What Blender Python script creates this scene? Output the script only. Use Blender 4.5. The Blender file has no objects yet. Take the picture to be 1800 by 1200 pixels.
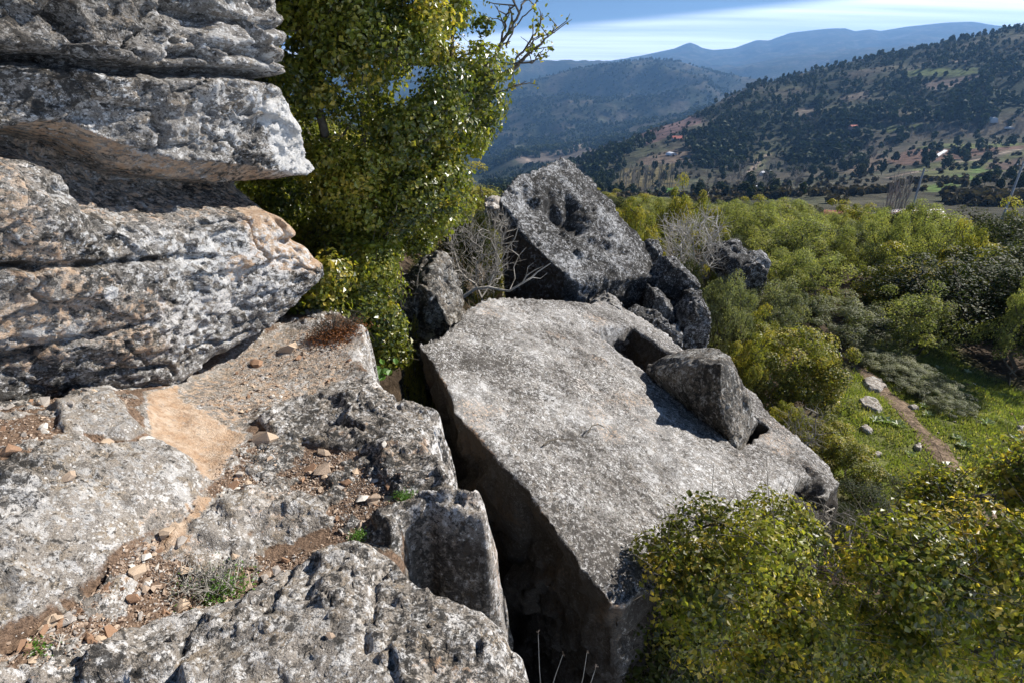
import bpy, bmesh, math, random
import numpy as np
from math import radians, sin, cos, pi
from mathutils import Vector, Matrix

# ------------------------------------------------------------------ camera, sky, sun, exposure
SC = bpy.context.scene
COL = SC.collection
PITCH = radians(26.0)
cam_data = bpy.data.cameras.new("camera")
cam_data.lens = 20.0; cam_data.sensor_width = 36.0
cam_data.clip_start = 0.05; cam_data.clip_end = 60000
cam = bpy.data.objects.new("camera", cam_data); COL.objects.link(cam)
cam.location = (0, 0, 0); cam.rotation_euler = (pi/2 - PITCH, 0, 0)
SC.camera = cam

SUN_EL = radians(36.0)
SUN_AZ = math.atan2(0.905, 0.425)          # clockwise from +Y towards +X
sun_dir = Vector((sin(SUN_AZ)*cos(SUN_EL), cos(SUN_AZ)*cos(SUN_EL), sin(SUN_EL)))
sl = bpy.data.lights.new("sun", 'SUN'); sl.energy = 5.0; sl.angle = radians(0.53); sl.color = (1.0, 0.955, 0.895)
so = bpy.data.objects.new("sun", sl); COL.objects.link(so)
so.rotation_euler = (-sun_dir).to_track_quat('-Z', 'Y').to_euler(); so.location = (30, 20, 40)

W = bpy.data.worlds.new("World"); SC.world = W; W.use_nodes = True
nt = W.node_tree; nt.nodes.clear()
def wn(t, **k):
    n = nt.nodes.new(t)
    for a, b in k.items(): setattr(n, a, b)
    return n
w_out = wn('ShaderNodeOutputWorld'); w_bg = wn('ShaderNodeBackground'); w_bg.inputs['Strength'].default_value = 0.05
sky = wn('ShaderNodeTexSky', sky_type='NISHITA'); sky.sun_disc = False
sky.sun_elevation = SUN_EL; sky.sun_rotation = SUN_AZ; sky.altitude = 900; sky.air_density = 0.55; sky.dust_density = 0.0; sky.ozone_density = 3.5
# thin cirrus: streaks on a high flat layer
tc = wn('ShaderNodeTexCoord'); sep = wn('ShaderNodeSeparateXYZ'); nt.links.new(tc.outputs['Generated'], sep.inputs[0])
def wmath(op, a, b=None):
    n = wn('ShaderNodeMath', operation=op)
    for i, v in enumerate((a, b)):
        if v is None: continue
        if isinstance(v, (int, float)): n.inputs[i].default_value = v
        else: nt.links.new(v, n.inputs[i])
    return n.outputs[0]
zc = wmath('ADD', wmath('MAXIMUM', sep.outputs[2], 0.0), 0.06)
cx = wmath('DIVIDE', sep.outputs[0], zc); cy = wmath('DIVIDE', sep.outputs[1], zc)
comb = wn('ShaderNodeCombineXYZ'); nt.links.new(cx, comb.inputs[0]); nt.links.new(cy, comb.inputs[1])
mp = wn('ShaderNodeMapping'); mp.inputs['Rotation'].default_value = (0, 0, radians(22)); mp.inputs['Scale'].default_value = (0.10, 0.62, 1); nt.links.new(comb.outputs[0], mp.inputs[0])
nz = wn('ShaderNodeTexNoise'); nz.inputs['Scale'].default_value = 1.0; nz.inputs['Detail'].default_value = 7; nz.inputs['Roughness'].default_value = 0.55; nt.links.new(mp.outputs[0], nz.inputs['Vector'])
rmp = wn('ShaderNodeValToRGB'); rmp.color_ramp.elements[0].position = 0.36; rmp.color_ramp.elements[1].position = 0.60; nt.links.new(nz.outputs[0], rmp.inputs[0])
# the cirrus sheet ends some way above the horizon
band = wn('ShaderNodeMapRange', interpolation_type='SMOOTHSTEP'); nt.links.new(wmath('ADD', sep.outputs[2], wmath('MULTIPLY', sep.outputs[0], -0.075)), band.inputs[0])
for i, v in enumerate((0.0, 0.045, 0.056, 1.0, 0.0)): band.inputs[[1,2,2,3,4][i]].default_value = v
band.inputs[1].default_value = 0.036; band.inputs[2].default_value = 0.052; band.inputs[3].default_value = 1.0; band.inputs[4].default_value = 0.0
cf = wmath('MULTIPLY', wmath('ADD', wmath('MULTIPLY', rmp.outputs[0], 0.55), 0.46), band.outputs[0])
mixc = wn('ShaderNodeMixRGB'); mixc.inputs[2].default_value = (27, 29, 32, 1); nt.links.new(cf, mixc.inputs[0]); nt.links.new(sky.outputs[0], mixc.inputs[1])
nt.links.new(mixc.outputs[0], w_bg.inputs['Color']); nt.links.new(w_bg.outputs[0], w_out.inputs['Surface'])

SC.render.engine = 'CYCLES'
SC.view_settings.view_transform = 'Standard'; SC.view_settings.look = 'None'
SC.view_settings.exposure = 0.80; SC.view_settings.gamma = 1.0; SC.view_settings.use_curve_mapping = False
SC.cycles.use_denoising = True
try: SC.cycles.denoiser = 'OPENIMAGEDENOISE'
except Exception: pass
SC.cycles.max_bounces = 6; SC.cycles.diffuse_bounces = 2; SC.cycles.glossy_bounces = 2; SC.cycles.transmission_bounces = 3
SC.cycles.transparent_max_bounces = 4; SC.cycles.volume_bounces = 0
SC.cycles.sample_clamp_indirect = 6

rng = np.random.default_rng(7)
# ------------------------------------------------------------------ rays of the pinhole, world helpers
F = 1000.0
CP, SP = cos(PITCH), sin(PITCH)
def ray(px, py):
    a, b = px - 900.0, 600.0 - py
    return np.array([a, F*CP + b*SP, -F*SP + b*CP])
def at_y(px, py, y):
    r = ray(px, py); return r * (y / r[1])
def at_z(px, py, z):
    r = ray(px, py); return r * (z / r[2])
def on_plane(px, py, p0, n):
    r = ray(px, py); t = np.dot(p0, n) / np.dot(r, n); return r * t

# ------------------------------------------------------------------ numpy noise
_N = 32
_rt = np.random.default_rng(11)
_G = _rt.normal(size=(_N, _N, _N, 3)); _G /= np.linalg.norm(_G, axis=-1, keepdims=True)
_G = _G.reshape(-1, 3).astype(np.float32)
def pnoise(P):
    P = np.asarray(P, dtype=np.float32)
    i = np.floor(P).astype(np.int64); f = P - i; u = f*f*f*(f*(f*6-15)+10)
    i0 = i % _N; i1 = (i + 1) % _N
    def g(a, b, c, dx, dy, dz):
        v = _G[(a*_N + b)*_N + c]
        return v[:, 0]*(f[:, 0]-dx) + v[:, 1]*(f[:, 1]-dy) + v[:, 2]*(f[:, 2]-dz)
    x0, y0, z0 = i0.T; x1, y1, z1 = i1.T
    a = g(x0,y0,z0,0,0,0); b = g(x1,y0,z0,1,0,0); a = a + (b-a)*u[:,0]
    c = g(x0,y1,z0,0,1,0); d = g(x1,y1,z0,1,1,0); c = c + (d-c)*u[:,0]
    a = a + (c-a)*u[:,1]
    e = g(x0,y0,z1,0,0,1); h = g(x1,y0,z1,1,0,1); e = e + (h-e)*u[:,0]
    k = g(x0,y1,z1,0,1,1); l = g(x1,y1,z1,1,1,1); k = k + (l-k)*u[:,0]
    e = e + (k-e)*u[:,1]
    return (a + (e-a)*u[:,2]) * 1.5
def fbm(P, scale=1.0, octv=4, gain=0.5, off=0.0, ridged=False):
    P = np.asarray(P, dtype=np.float64)
    if P.shape[1] == 2: P = np.c_[P, np.zeros(len(P))]
    out = 0; amp = 1.0; s = scale; tot = 0
    for o in range(octv):
        n = pnoise(P*s + off + 17.3*o)
        if ridged: n = 1 - 2*np.abs(n)
        out = out + n*amp; tot += amp; amp *= gain; s *= 2.03
    return out / tot
def sstep(a, b, x):
    t = np.clip((x-a)/(b-a), 0, 1); return t*t*(3-2*t)
def sdpoly(P, poly):
    """signed distance, positive inside"""
    P = np.asarray(P, float); poly = np.asarray(poly, float)
    d2 = np.full(len(P), 1e18); ins = np.zeros(len(P), bool)
    for i in range(len(poly)):
        a = poly[i]; b = poly[(i+1) % len(poly)]; e = b-a; w = P-a
        t = np.clip((w@e)/(e@e+1e-12), 0, 1); q = w - t[:, None]*e
        d2 = np.minimum(d2, (q*q).sum(1))
        c = ((a[1] <= P[:,1]) & (P[:,1] < b[1])) | ((b[1] <= P[:,1]) & (P[:,1] < a[1]))
        xx = a[0] + (P[:,1]-a[1])/(b[1]-a[1]+1e-12)*(b[0]-a[0])
        ins ^= c & (P[:,0] < xx)
    d = np.sqrt(d2); return np.where(ins, d, -d)
def dline(P, line):
    P = np.asarray(P, float); line = np.asarray(line, float); d2 = np.full(len(P), 1e18)
    for a, b in zip(line[:-1], line[1:]):
        e = b-a; w = P-a; t = np.clip((w@e)/(e@e+1e-12), 0, 1); q = w-t[:,None]*e
        d2 = np.minimum(d2, (q*q).sum(1))
    return np.sqrt(d2)

def worley(P, scale, seed=0):
    """cells: returns border distance (F2-F1), cell random numbers (n,3), offset from the cell point"""
    Q = np.asarray(P, float)*scale; i = np.floor(Q).astype(int); d = Q.shape[1]
    import itertools
    tab = np.random.default_rng(1000+seed).random((4096, 6)); f1 = np.full(len(Q), 9.); f2 = f1.copy(); h1 = np.zeros(len(Q), int); off = np.zeros_like(Q)
    for o in itertools.product((-1, 0, 1), repeat=d):
        c = i + np.array(o); hsh = np.zeros(len(Q), int)
        for k, m in zip(range(d), (73856093, 19349663, 83492791)): hsh ^= c[:, k]*m
        hsh = (hsh >> 3) % 4096; w = Q - (c + tab[hsh, :d]); dd = np.sqrt((w*w).sum(1)); n = dd < f1
        f2 = np.where(n, f1, np.minimum(f2, dd)); h1 = np.where(n, hsh, h1); off = np.where(n[:, None], w, off); f1 = np.where(n, dd, f1)
    return f2-f1, tab[h1, 3:6], off/scale
def facets(P, scale, amp, seed=0, warp=0.25):
    """broken-stone relief: every cell a slightly tilted, offset facet with an open joint"""
    P = np.asarray(P, float); wv = np.stack([fbm(P, scale*1.3, 3, off=seed+11*k) for k in range(P.shape[1])], 1)*warp/scale
    e, rnd, off = worley(P + wv, scale, seed); t = rnd[:, :P.shape[1]]*2-1
    return (amp*(rnd[:, 2]-0.5) + (t*off).sum(1)*scale*amp*0.9)*sstep(0, 0.12, e) - amp*0.55*np.exp(-(e/0.05)**2)*(rnd[:, 0] > 0.3)
# ------------------------------------------------------------------ object helpers
def mesh_np(name, V, faces, mats=None, smooth=False, attr=None, attr_name='msk'):
    """faces: (n,k) int array, or list of arrays of different k"""
    me = bpy.data.meshes.new(name)
    if not isinstance(faces, list): faces = [faces]
    faces = [np.asarray(f, dtype=np.int32) for f in faces if len(f)]
    me.vertices.add(len(V)); me.vertices.foreach_set('co', np.asarray(V, dtype=np.float32).ravel())
    loops = np.concatenate([f.ravel() for f in faces]); sizes = np.concatenate([np.full(len(f), f.shape[1]) for f in faces])
    starts = np.concatenate([[0], np.cumsum(sizes)[:-1]]).astype(np.int32)
    me.loops.add(len(loops)); me.loops.foreach_set('vertex_index', loops)
    me.polygons.add(len(sizes)); me.polygons.foreach_set('loop_start', starts)
    try: me.polygons.foreach_set('loop_total', sizes.astype(np.int32))
    except Exception: pass
    me.polygons.foreach_set('use_smooth', np.full(len(sizes), bool(smooth)))
    me.update(calc_edges=True)
    if attr is not None:
        a = me.color_attributes.new(attr_name, 'FLOAT_COLOR', 'POINT')
        c = np.zeros((len(V), 4), dtype=np.float32); c[:, :attr.shape[1]] = attr
        a.data.foreach_set('color', c.ravel())
    if mats is not None:
        for m in (mats if isinstance(mats, (list, tuple)) else [mats]): me.materials.append(m)
    return me
def link(name, me, parent=None, loc=None):
    o = bpy.data.objects.new(name, me); COL.objects.link(o)
    if parent is not None: o.parent = parent
    if loc is not None: o.location = loc
    return o
def tag(o, label=None, cat=None, group=None, kind=None):
    if label: o['label'] = label
    if cat: o['category'] = cat
    if group: o['group'] = group
    if kind: o['kind'] = kind
    return o
def thing(name, label, cat, loc=(0,0,0), rotz=0, group=None):
    o = bpy.data.objects.new(name, None); COL.objects.link(o); o.location = loc; o.rotation_euler = (0,0,rotz)
    o.empty_display_size = 0.1
    return tag(o, label, cat, group)
def copy_tree(o, parent=None):
    c = o.copy(); COL.objects.link(c)
    if parent is not None: c.parent = parent
    for ch in list(o.children): copy_tree(ch, c)
    return c
def grid_faces(nu, nv):
    i = np.arange((nu-1)*(nv-1)); a = (i//(nv-1))*nv + i % (nv-1)
    return np.c_[a, a+1, a+nv+1, a+nv]

# ------------------------------------------------------------------ materials
def new_mat(name):
    m = bpy.data.materials.new(name); m.use_nodes = True; m.node_tree.nodes.clear(); return m
class NB:
    """small node builder"""
    def __init__(s, m): s.t = m.node_tree
    def n(s, typ, ins=None, **k):
        n = s.t.nodes.new(typ)
        for a, b in k.items(): setattr(n, a, b)
        for key, v in (ins or {}).items():
            if hasattr(v, 'is_linked') or isinstance(v, bpy.types.NodeSocket): s.t.links.new(v, n.inputs[key])
            else: n.inputs[key].default_value = v
        return n
    def noise(s, vec, scale, detail=4, rough=0.55, dist=0.0):
        return s.n('ShaderNodeTexNoise', {'Vector': vec, 'Scale': scale, 'Detail': detail, 'Roughness': rough, 'Distortion': dist}).outputs[0]
    def ramp(s, f, a, b, ca=(0,0,0,1), cb=(1,1,1,1)):
        n = s.n('ShaderNodeValToRGB', {0: f}); e = n.color_ramp.elements
        e[0].position = a; e[1].position = b; e[0].color = ca; e[1].color = cb
        return n.outputs[0]
    def mix(s, f, a, b):
        return s.n('ShaderNodeMixRGB', {0: f, 1: a, 2: b}).outputs[0]
    def math(s, op, a, b=0.0, clamp=False):
        n = s.n('ShaderNodeMath', {0: a, 1: b}, operation=op); n.use_clamp = clamp; return n.outputs[0]
def rgb(r, g, b): return (r, g, b, 1.0)

def rock_material(name, base=(0.27,0.25,0.225), light=(0.62,0.61,0.59), dark=(0.035,0.033,0.03), tan=(0.34,0.25,0.15),
                  lichen=0.5, black=0.5, tanny=0.4, bump=0.6, stretch=(1,1,1), rot=(0,0,0), fine=1.0, relief=0.012, patch=0.5):
    m = new_mat(name); b = NB(m)
    co = b.n('ShaderNodeTexCoord').outputs['Object']
    mp = b.n('ShaderNodeMapping', {'Vector': co, 'Scale': stretch, 'Rotation': rot}).outputs[0]
    wn_ = b.n('ShaderNodeTexNoise', {'Vector': mp, 'Scale': 7.0*fine, 'Detail': 3.0})
    warp = b.n('ShaderNodeVectorMath', {0: mp, 1: b.n('ShaderNodeVectorMath', {0: wn_.outputs[1], 'Scale': 0.06/fine}, operation='SCALE').outputs[0]}, operation='ADD').outputs[0]
    n1 = b.noise(mp, 2.3*fine, 6, 0.6)
    n2 = b.noise(warp, 13*fine, 6, 0.65)
    n3 = b.noise(mp, 75*fine, 5, 0.7)
    col = b.mix(b.ramp(n1, 0.35, 0.65), rgb(*[c*0.72 for c in base]), rgb(*[min(1, c*1.25) for c in base]))
    big = b.noise(co, 1.1, 4, 0.6)
    col = b.mix(b.ramp(big, 0.42, 0.60), b.mix(0.28, col, rgb(*[c*0.45 for c in tan])), col)
    # ochre tints of the bare limestone
    col = b.mix(b.math('MULTIPLY', b.ramp(b.noise(warp, 5*fine, 5, 0.6), 0.52, 0.62), tanny, True), col, rgb(*tan))
    # mineral speckle
    col = b.mix(b.ramp(n3, 0.42, 0.62), b.mix(0.55, col, rgb(*[c*0.28 for c in base])), col)
    col = b.mix(b.math('MULTIPLY', b.ramp(b.noise(mp, 120*fine, 3, 0.6), 0.55, 0.66), 0.45), col, rgb(*light))
    # pale crust lichens: irregular blotches in three sizes
    lt = 0.60 - 0.14*lichen
    v1 = b.n('ShaderNodeTexVoronoi', {'Vector': warp, 'Scale': 9*fine, 'Randomness': 1.0}); vd = v1.outputs['Distance']
    rnd = b.n('ShaderNodeSeparateColor', {0: v1.outputs['Color']}).outputs[0]
    blot = b.math('MULTIPLY', b.ramp(b.math('ADD', vd, b.math('MULTIPLY', n3, 0.5)), 0.50, 0.56, rgb(1,1,1), rgb(0,0,0)), b.ramp(rnd, 0.75-0.3*lichen, 0.76-0.3*lichen))
    col = b.mix(b.math('MULTIPLY', blot, 0.55), col, rgb(*[c*0.86 for c in light]))
    col = b.mix(b.math('MULTIPLY', b.ramp(n2, lt-0.01, lt+0.045), 0.85), col, rgb(*light))
    v2 = b.n('ShaderNodeTexVoronoi', {'Vector': warp, 'Scale': 32*fine, 'Randomness': 1.0})
    rnd2 = b.n('ShaderNodeSeparateColor', {0: v2.outputs['Color']}).outputs[1]
    bl2 = b.math('MULTIPLY', b.ramp(v2.outputs['Distance'], 0.30, 0.42, rgb(1,1,1), rgb(0,0,0)), b.ramp(rnd2, 0.80-0.25*lichen, 0.81-0.25*lichen))
    col = b.mix(b.math('MULTIPLY', bl2, 0.7), col, rgb(*light))
    pt = b.noise(warp, 4.3*min(fine, 2.2)/1.6, 9, 0.74)
    col = b.mix(b.math('MULTIPLY', b.ramp(pt, 0.555, 0.575), patch), col, rgb(*[c*0.97 for c in light]))
    pt2 = b.noise(b.n('ShaderNodeVectorMath', {0: warp, 1: (7.7,1.3,4.1)}, operation='ADD').outputs[0], 5.5*min(fine, 2.2)/1.6, 9, 0.76)
    col = b.mix(b.math('MULTIPLY', b.ramp(pt2, 0.565, 0.585), patch*1.15), col, rgb(*[c*0.30 for c in base]))
    # black crust lichens
    bt = b.math('ADD', 0.62 - 0.13*black, b.math('MULTIPLY', b.math('SUBTRACT', big, 0.5), 0.5))
    nb = b.noise(warp, 8.5*fine, 8, 0.72); n4 = b.noise(b.n('ShaderNodeVectorMath', {0: warp, 1: (5.1,2.2,9.0)}, operation='ADD').outputs[0], 27*fine, 6, 0.7)
    col = b.mix(b.math('MULTIPLY', b.ramp(b.math('SUBTRACT', nb, b.math('SUBTRACT', bt, 0.5)), 0.50, 0.535), 0.88), col, rgb(*dark))
    col = b.mix(b.math('MULTIPLY', b.ramp(b.math('SUBTRACT', n4, b.math('SUBTRACT', bt, 0.5)), 0.49, 0.53), 0.85), col, rgb(*dark))
    # masks laid on the mesh: R bare ochre stone, G soil, B pale crust, A dark crust and painted shade
    at = b.n('ShaderNodeAttribute', attribute_name='msk'); sc = b.n('ShaderNodeSeparateColor', {0: at.outputs['Color']})
    och = b.mix(b.ramp(b.noise(warp, 6*fine, 7, 0.7), 0.38, 0.62), rgb(0.44,0.29,0.18), rgb(0.55,0.43,0.32))
    och = b.mix(b.math('MULTIPLY', b.ramp(b.noise(warp, 19*fine, 6, 0.7), 0.48, 0.66), 0.75), och, rgb(0.25,0.16,0.10))
    fo = b.ramp(b.math('ADD', sc.outputs[0], b.math('MULTIPLY', b.math('SUBTRACT', n2, 0.5), 1.3)), 0.42, 0.58)
    col = b.mix(b.math('MULTIPLY', fo, b.ramp(sc.outputs[0], 0.02, 0.15)), col, och)
    fw = b.ramp(b.math('ADD', sc.outputs[2], b.math('MULTIPLY', b.math('SUBTRACT', n2, 0.5), 1.6)), 0.42, 0.56)
    col = b.mix(b.math('MULTIPLY', b.math('MULTIPLY', fw, b.ramp(sc.outputs[2], 0.02, 0.15)), 0.8), col, rgb(*light))
    soil = b.mix(b.ramp(b.noise(mp, 30*fine, 8, 0.75), 0.38, 0.62), rgb(0.075,0.048,0.032), rgb(0.27,0.18,0.12))
    fs = b.ramp(b.math('ADD', sc.outputs[1], b.math('MULTIPLY', b.math('SUBTRACT', n2, 0.5), 0.9)), 0.40, 0.60)
    col = b.mix(b.math('MULTIPLY', fs, b.ramp(sc.outputs[1], 0.02, 0.15)), col, soil)
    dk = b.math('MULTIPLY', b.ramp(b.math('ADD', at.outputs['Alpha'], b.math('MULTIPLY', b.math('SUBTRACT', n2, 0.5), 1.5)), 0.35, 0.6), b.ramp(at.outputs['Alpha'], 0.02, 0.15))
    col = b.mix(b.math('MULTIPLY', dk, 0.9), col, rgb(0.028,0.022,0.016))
    # relief
    h = b.math('ADD', b.math('MULTIPLY', b.noise(mp, 22*fine, 8, 0.72), 1.0), b.math('MULTIPLY', b.noise(mp, 95*fine, 6, 0.7), 0.35))
    pit = b.ramp(b.noise(warp, 38*fine, 4, 0.6), 0.40, 0.52)
    h = b.math('ADD', h, b.math('MULTIPLY', pit, 0.35))
    bp = b.n('ShaderNodeBump', {'Strength': bump, 'Distance': relief*2.6, 'Height': h})
    pr = b.n('ShaderNodeBsdfPrincipled', {'Base Color': col, 'Roughness': 0.92, 'Normal': bp.outputs[0]})
    pr.inputs['Specular IOR Level'].default_value = 0.25
    out = b.n('ShaderNodeOutputMaterial', {'Surface': pr.outputs[0]})
    return m

def leaf_material(name, c_dark, c_mid, c_tip, trans=0.35, rough=0.38, spec=0.5):
    m = new_mat(name); b = NB(m)
    at = b.n('ShaderNodeAttribute', attribute_name='msk'); s = b.n('ShaderNodeSeparateColor', {0: at.outputs['Color']})
    col = b.mix(b.ramp(s.outputs[0], 0.0, 1.0), rgb(*c_dark), rgb(*c_mid))
    col = b.mix(b.ramp(s.outputs[1], 0.55, 1.0), col, rgb(*c_tip))
    pr = b.n('ShaderNodeBsdfPrincipled', {'Base Color': col, 'Roughness': rough}); pr.inputs['Specular IOR Level'].default_value = spec
    tcol = b.mix(0.5, col, b.mix(1.0, col, rgb(0.55, 0.6, 0.1)))
    tr = b.n('ShaderNodeBsdfTranslucent', {'Color': b.n('ShaderNodeMixRGB', {0: 1.0, 1: col, 2: rgb(1.5,1.6,0.7)}, blend_type='MULTIPLY').outputs[0]})
    mx = b.n('ShaderNodeMixShader', {0: trans, 1: pr.outputs[0], 2: tr.outputs[0]})
    b.n('ShaderNodeOutputMaterial', {'Surface': mx.outputs[0]})
    return m
def plain_mat(name, c, rough=0.85, var=0.3, scale=20, bump=0.0):
    m = new_mat(name); b = NB(m)
    co = b.n('ShaderNodeTexCoord').outputs['Object']
    n = b.noise(co, scale, 6, 0.65)
    col = b.mix(b.ramp(n, 0.3, 0.7), rgb(*[x*(1-var) for x in c]), rgb(*[min(1, x*(1+var)) for x in c]))
    ins = {'Base Color': col, 'Roughness': rough}
    if bump: ins['Normal'] = b.n('ShaderNodeBump', {'Strength': 0.6, 'Distance': bump, 'Height': n}).outputs[0]
    pr = b.n('ShaderNodeBsdfPrincipled', ins); pr.inputs['Specular IOR Level'].default_value = 0.3
    b.n('ShaderNodeOutputMaterial', {'Surface': pr.outputs[0]}); return m

M_cliff = rock_material('cliff_limestone', lichen=0.42, black=0.6, tanny=0.45, fine=1.9, stretch=(1,1,1.25), bump=0.7)
M_ledge = rock_material('ledge_limestone', base=(0.36,0.32,0.275), light=(0.68,0.66,0.63), lichen=0.47, black=0.47, tanny=0.6, fine=2.3, bump=0.6)
M_slab = rock_material('slab_limestone', base=(0.33,0.312,0.288), light=(0.67,0.66,0.645), dark=(0.06,0.053,0.046), lichen=0.33, black=0.58, tanny=0.30, fine=3.6, bump=0.42, stretch=(1.1,0.9,1), rot=(0,0,0.5))
M_boulder = rock_material('dark_limestone', base=(0.18,0.176,0.172), light=(0.66,0.66,0.66), lichen=0.58, black=0.80, tanny=0.05, fine=1.6, bump=0.9, relief=0.02)
M_lid = rock_material('lid_limestone', base=(0.22,0.195,0.165), light=(0.50,0.49,0.46), lichen=0.3, black=0.6, tanny=0.3, fine=1.3, bump=0.7)
M_pale = rock_material('pale_stone', base=(0.42,0.36,0.30), light=(0.66,0.64,0.6), lichen=0.4, black=0.1, tanny=0.4, fine=2.0, bump=0.4)
M_oak = leaf_material('oak_leaves', (0.04,0.06,0.012), (0.25,0.27,0.035), (0.50,0.39,0.07), trans=0.42, rough=0.33, spec=0.6)
M_shrub = leaf_material('shrub_leaves', (0.045,0.06,0.014), (0.26,0.265,0.045), (0.42,0.33,0.07), trans=0.36, rough=0.5, spec=0.35)
M_grey = leaf_material('greygreen_leaves', (0.055,0.065,0.035), (0.22,0.235,0.115), (0.29,0.28,0.14), trans=0.3, rough=0.55, spec=0.3)
M_cyp = leaf_material('bright_shrub_leaves', (0.07,0.085,0.03), (0.30,0.32,0.12), (0.38,0.35,0.13), trans=0.42, rough=0.6, spec=0.25)
M_dark = leaf_material('dark_leaves', (0.015,0.024,0.009), (0.05,0.065,0.018), (0.10,0.095,0.025), trans=0.3, rough=0.6, spec=0.2)
M_near = leaf_material('near_oak_leaves', (0.045,0.06,0.01), (0.28,0.28,0.04), (0.60,0.43,0.08), trans=0.5, rough=0.4, spec=0.45)
M_pine = leaf_material('pine_needles', (0.012,0.022,0.009), (0.04,0.058,0.018), (0.08,0.09,0.03), trans=0.12, rough=0.7, spec=0.15)
M_wood = plain_mat('dark_bark', (0.10,0.085,0.065), 0.9, 0.4, 30)
M_twig = plain_mat('grey_twigs', (0.26,0.235,0.20), 0.85, 0.4, 15)
M_palewood = plain_mat('bleached_wood', (0.42,0.39,0.34), 0.85, 0.3, 15)
M_stone = plain_mat('tan_stone', (0.37,0.28,0.205), 0.9, 0.5, 14, 0.003)
M_gravel = plain_mat('gravel_mix', (0.34,0.225,0.145), 0.9, 0.75, 18, 0.002)
print('materials ok')
# ------------------------------------------------------------------ terrain
def gz(x, y):
    x = np.asarray(x, float); y = np.asarray(y, float); r2 = x*x + y*y
    z = -4.5 - 0.07*x - 0.05*y - 0.0016*np.minimum(r2, 2500)
    z = z + 2.4*sstep(1.6, -2.5, x + 0.10*(y-5)) * sstep(4.5, 7.0, y) + 1.0*sstep(1, -3, x)*sstep(7, 4, y)
    P = np.c_[x.ravel(), y.ravel()]
    n = fbm(P, 0.22, 3) * 0.35 + fbm(P, 1.3, 2, off=9) * 0.05
    return z + n.reshape(x.shape) * sstep(1.5, 7.0, np.sqrt(r2))
def polar_of(px, py):
    r = ray(px, py); return math.atan2(r[0], r[1]), r[2]/math.hypot(r[0], r[1])
# control rings: (radius at several azimuths) and the pixel line they show at, front to back
def ring(pts):      # pts: (px, py, radius)
    a = []
    for px, py, rad in pts:
        th, tp = polar_of(px, py); a.append((th, rad, tp*rad))
    a.sort(); return np.array(a)
def ringz(pts):     # pts: (px, radius, z) taken along py=300
    a = sorted((polar_of(px, 300)[0], rad, z) for px, rad, z in pts); return np.array(a)
RINGS = [
 ringz([(0,130,-14),(600,130,-36),(900,130,-34),(1200,130,-31),(1500,130,-30),(1800,130,-27),(2300,130,-22)]),
 ring([(500,360,450),(850,350,430),(1000,338,430),(1200,336,430),(1400,322,450),(1600,305,450),(1800,300,450),(2200,290,450)]),
 ring([(500,350,560),(850,345,560),(1000,325,560),(1200,295,580),(1400,282,640),(1600,252,680),(1800,238,700),(2200,215,700)]),
 ring([(500,350,640),(850,340,650),(930,318,680),(1010,290,760),(1060,265,800),(1100,247,850),(1150,227,900),(1200,212,950),(1260,182,1000),(1320,152,1040),(1380,138,1080),(1440,122,1100),(1500,108,1120),(1550,98,1130),(1600,91,1140),(1650,78,1150),(1700,68,1150),(1750,58,1150),(1800,46,1150),(2000,10,1200),(2300,-30,1200)]),
 ring([(500,350,1000),(900,330,1000),(1200,250,1300),(1500,140,1450),(1800,90,1500),(2300,20,1500)]),
 ring([(500,310,1600),(850,300,1600),(900,268,1650),(1000,259,1700),(1100,242,1750),(1180,220,1800),(1300,185,1900),(1500,150,1900),(1800,100,1900),(2300,40,1900)]),
 ring([(500,300,2100),(850,295,2100),(1000,262,2100),(1180,232,2100),(1300,200,2200),(1500,170,2200),(1800,120,2200),(2300,60,2200)]),
 ring([(500,200,3400),(850,170,3400),(900,150,3400),(965,133,3450),(1010,121,3500),(1060,115,3550),(1100,109,3600),(1145,105,3650),(1200,111,3650),(1250,126,3650),(1300,145,3600),(1400,170,3600),(1800,120,3600),(2300,80,3600)]),
 ring([(500,230,4100),(900,200,4100),(1100,135,4200),(1250,145,4200),(1400,160,4200),(1800,120,4200),(2300,80,4200)]),
 ring([(500,105,5200),(800,102,5200),(895,107,5200),(960,108,5200),(1000,109,5200),(1050,114,5200),(1100,122,5300),(1200,130,5400),(1265,128,5400),(1320,116,5400),(1400,101,5400),(1500,92,5400),(1600,82,5400),(1700,76,5400),(1800,74,5400),(2300,60,5400)]),
 ring([(500,120,6400),(900,125,6400),(1100,118,6400),(1265,124,6400),(1400,108,6400),(1500,98,6400),(1700,85,6400),(2300,70,6400)]),
 ring([(500,110,9300),(900,112,9300),(1050,112,9300),(1090,105,9300),(1115,100,9300),(1160,90,9300),(1185,85,9300),(1200,79,9300),(1212,74,9300),(1222,77,9300),(1235,84,9300),(1255,88,9300),(1290,85,9300),(1330,70,9300),(1352,71,9300),(1390,57,9300),(1420,54,9300),(1455,50,9300),(1485,49,9300),(1503,55,9300),(1530,51,9300),(1548,54,9300),(1590,47,9300),(1640,42,9300),(1670,39,9300),(1710,38,9300),(1750,45,9300),(1790,48,9300),(1900,60,9300),(2300,70,9300)]),
 ringz([(0,11000,-400),(2300,11000,-400)]),
]
def ring_eval(th):
    R = np.array([np.interp(th, g[:,0], g[:,1]) for g in RINGS]); Z = np.array([np.interp(th, g[:,0], g[:,2]) for g in RINGS])
    return R, Z
def smooth_interp(r, R, Z):
    """r (m,), R,Z (k,) -> heights; slightly eased linear interpolation"""
    k = np.clip(np.searchsorted(R, r) - 1, 0, len(R)-2)
    t = np.clip((r - R[k])/(R[k+1]-R[k]), 0, 1); return Z[k]*(1-t) + Z[k+1]*t
NTH, TH0, TH1 = 500, radians(-62), radians(62)
ths = np.linspace(TH0, TH1, NTH)
_a = np.arange(0, 1, 1/60.0)
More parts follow.
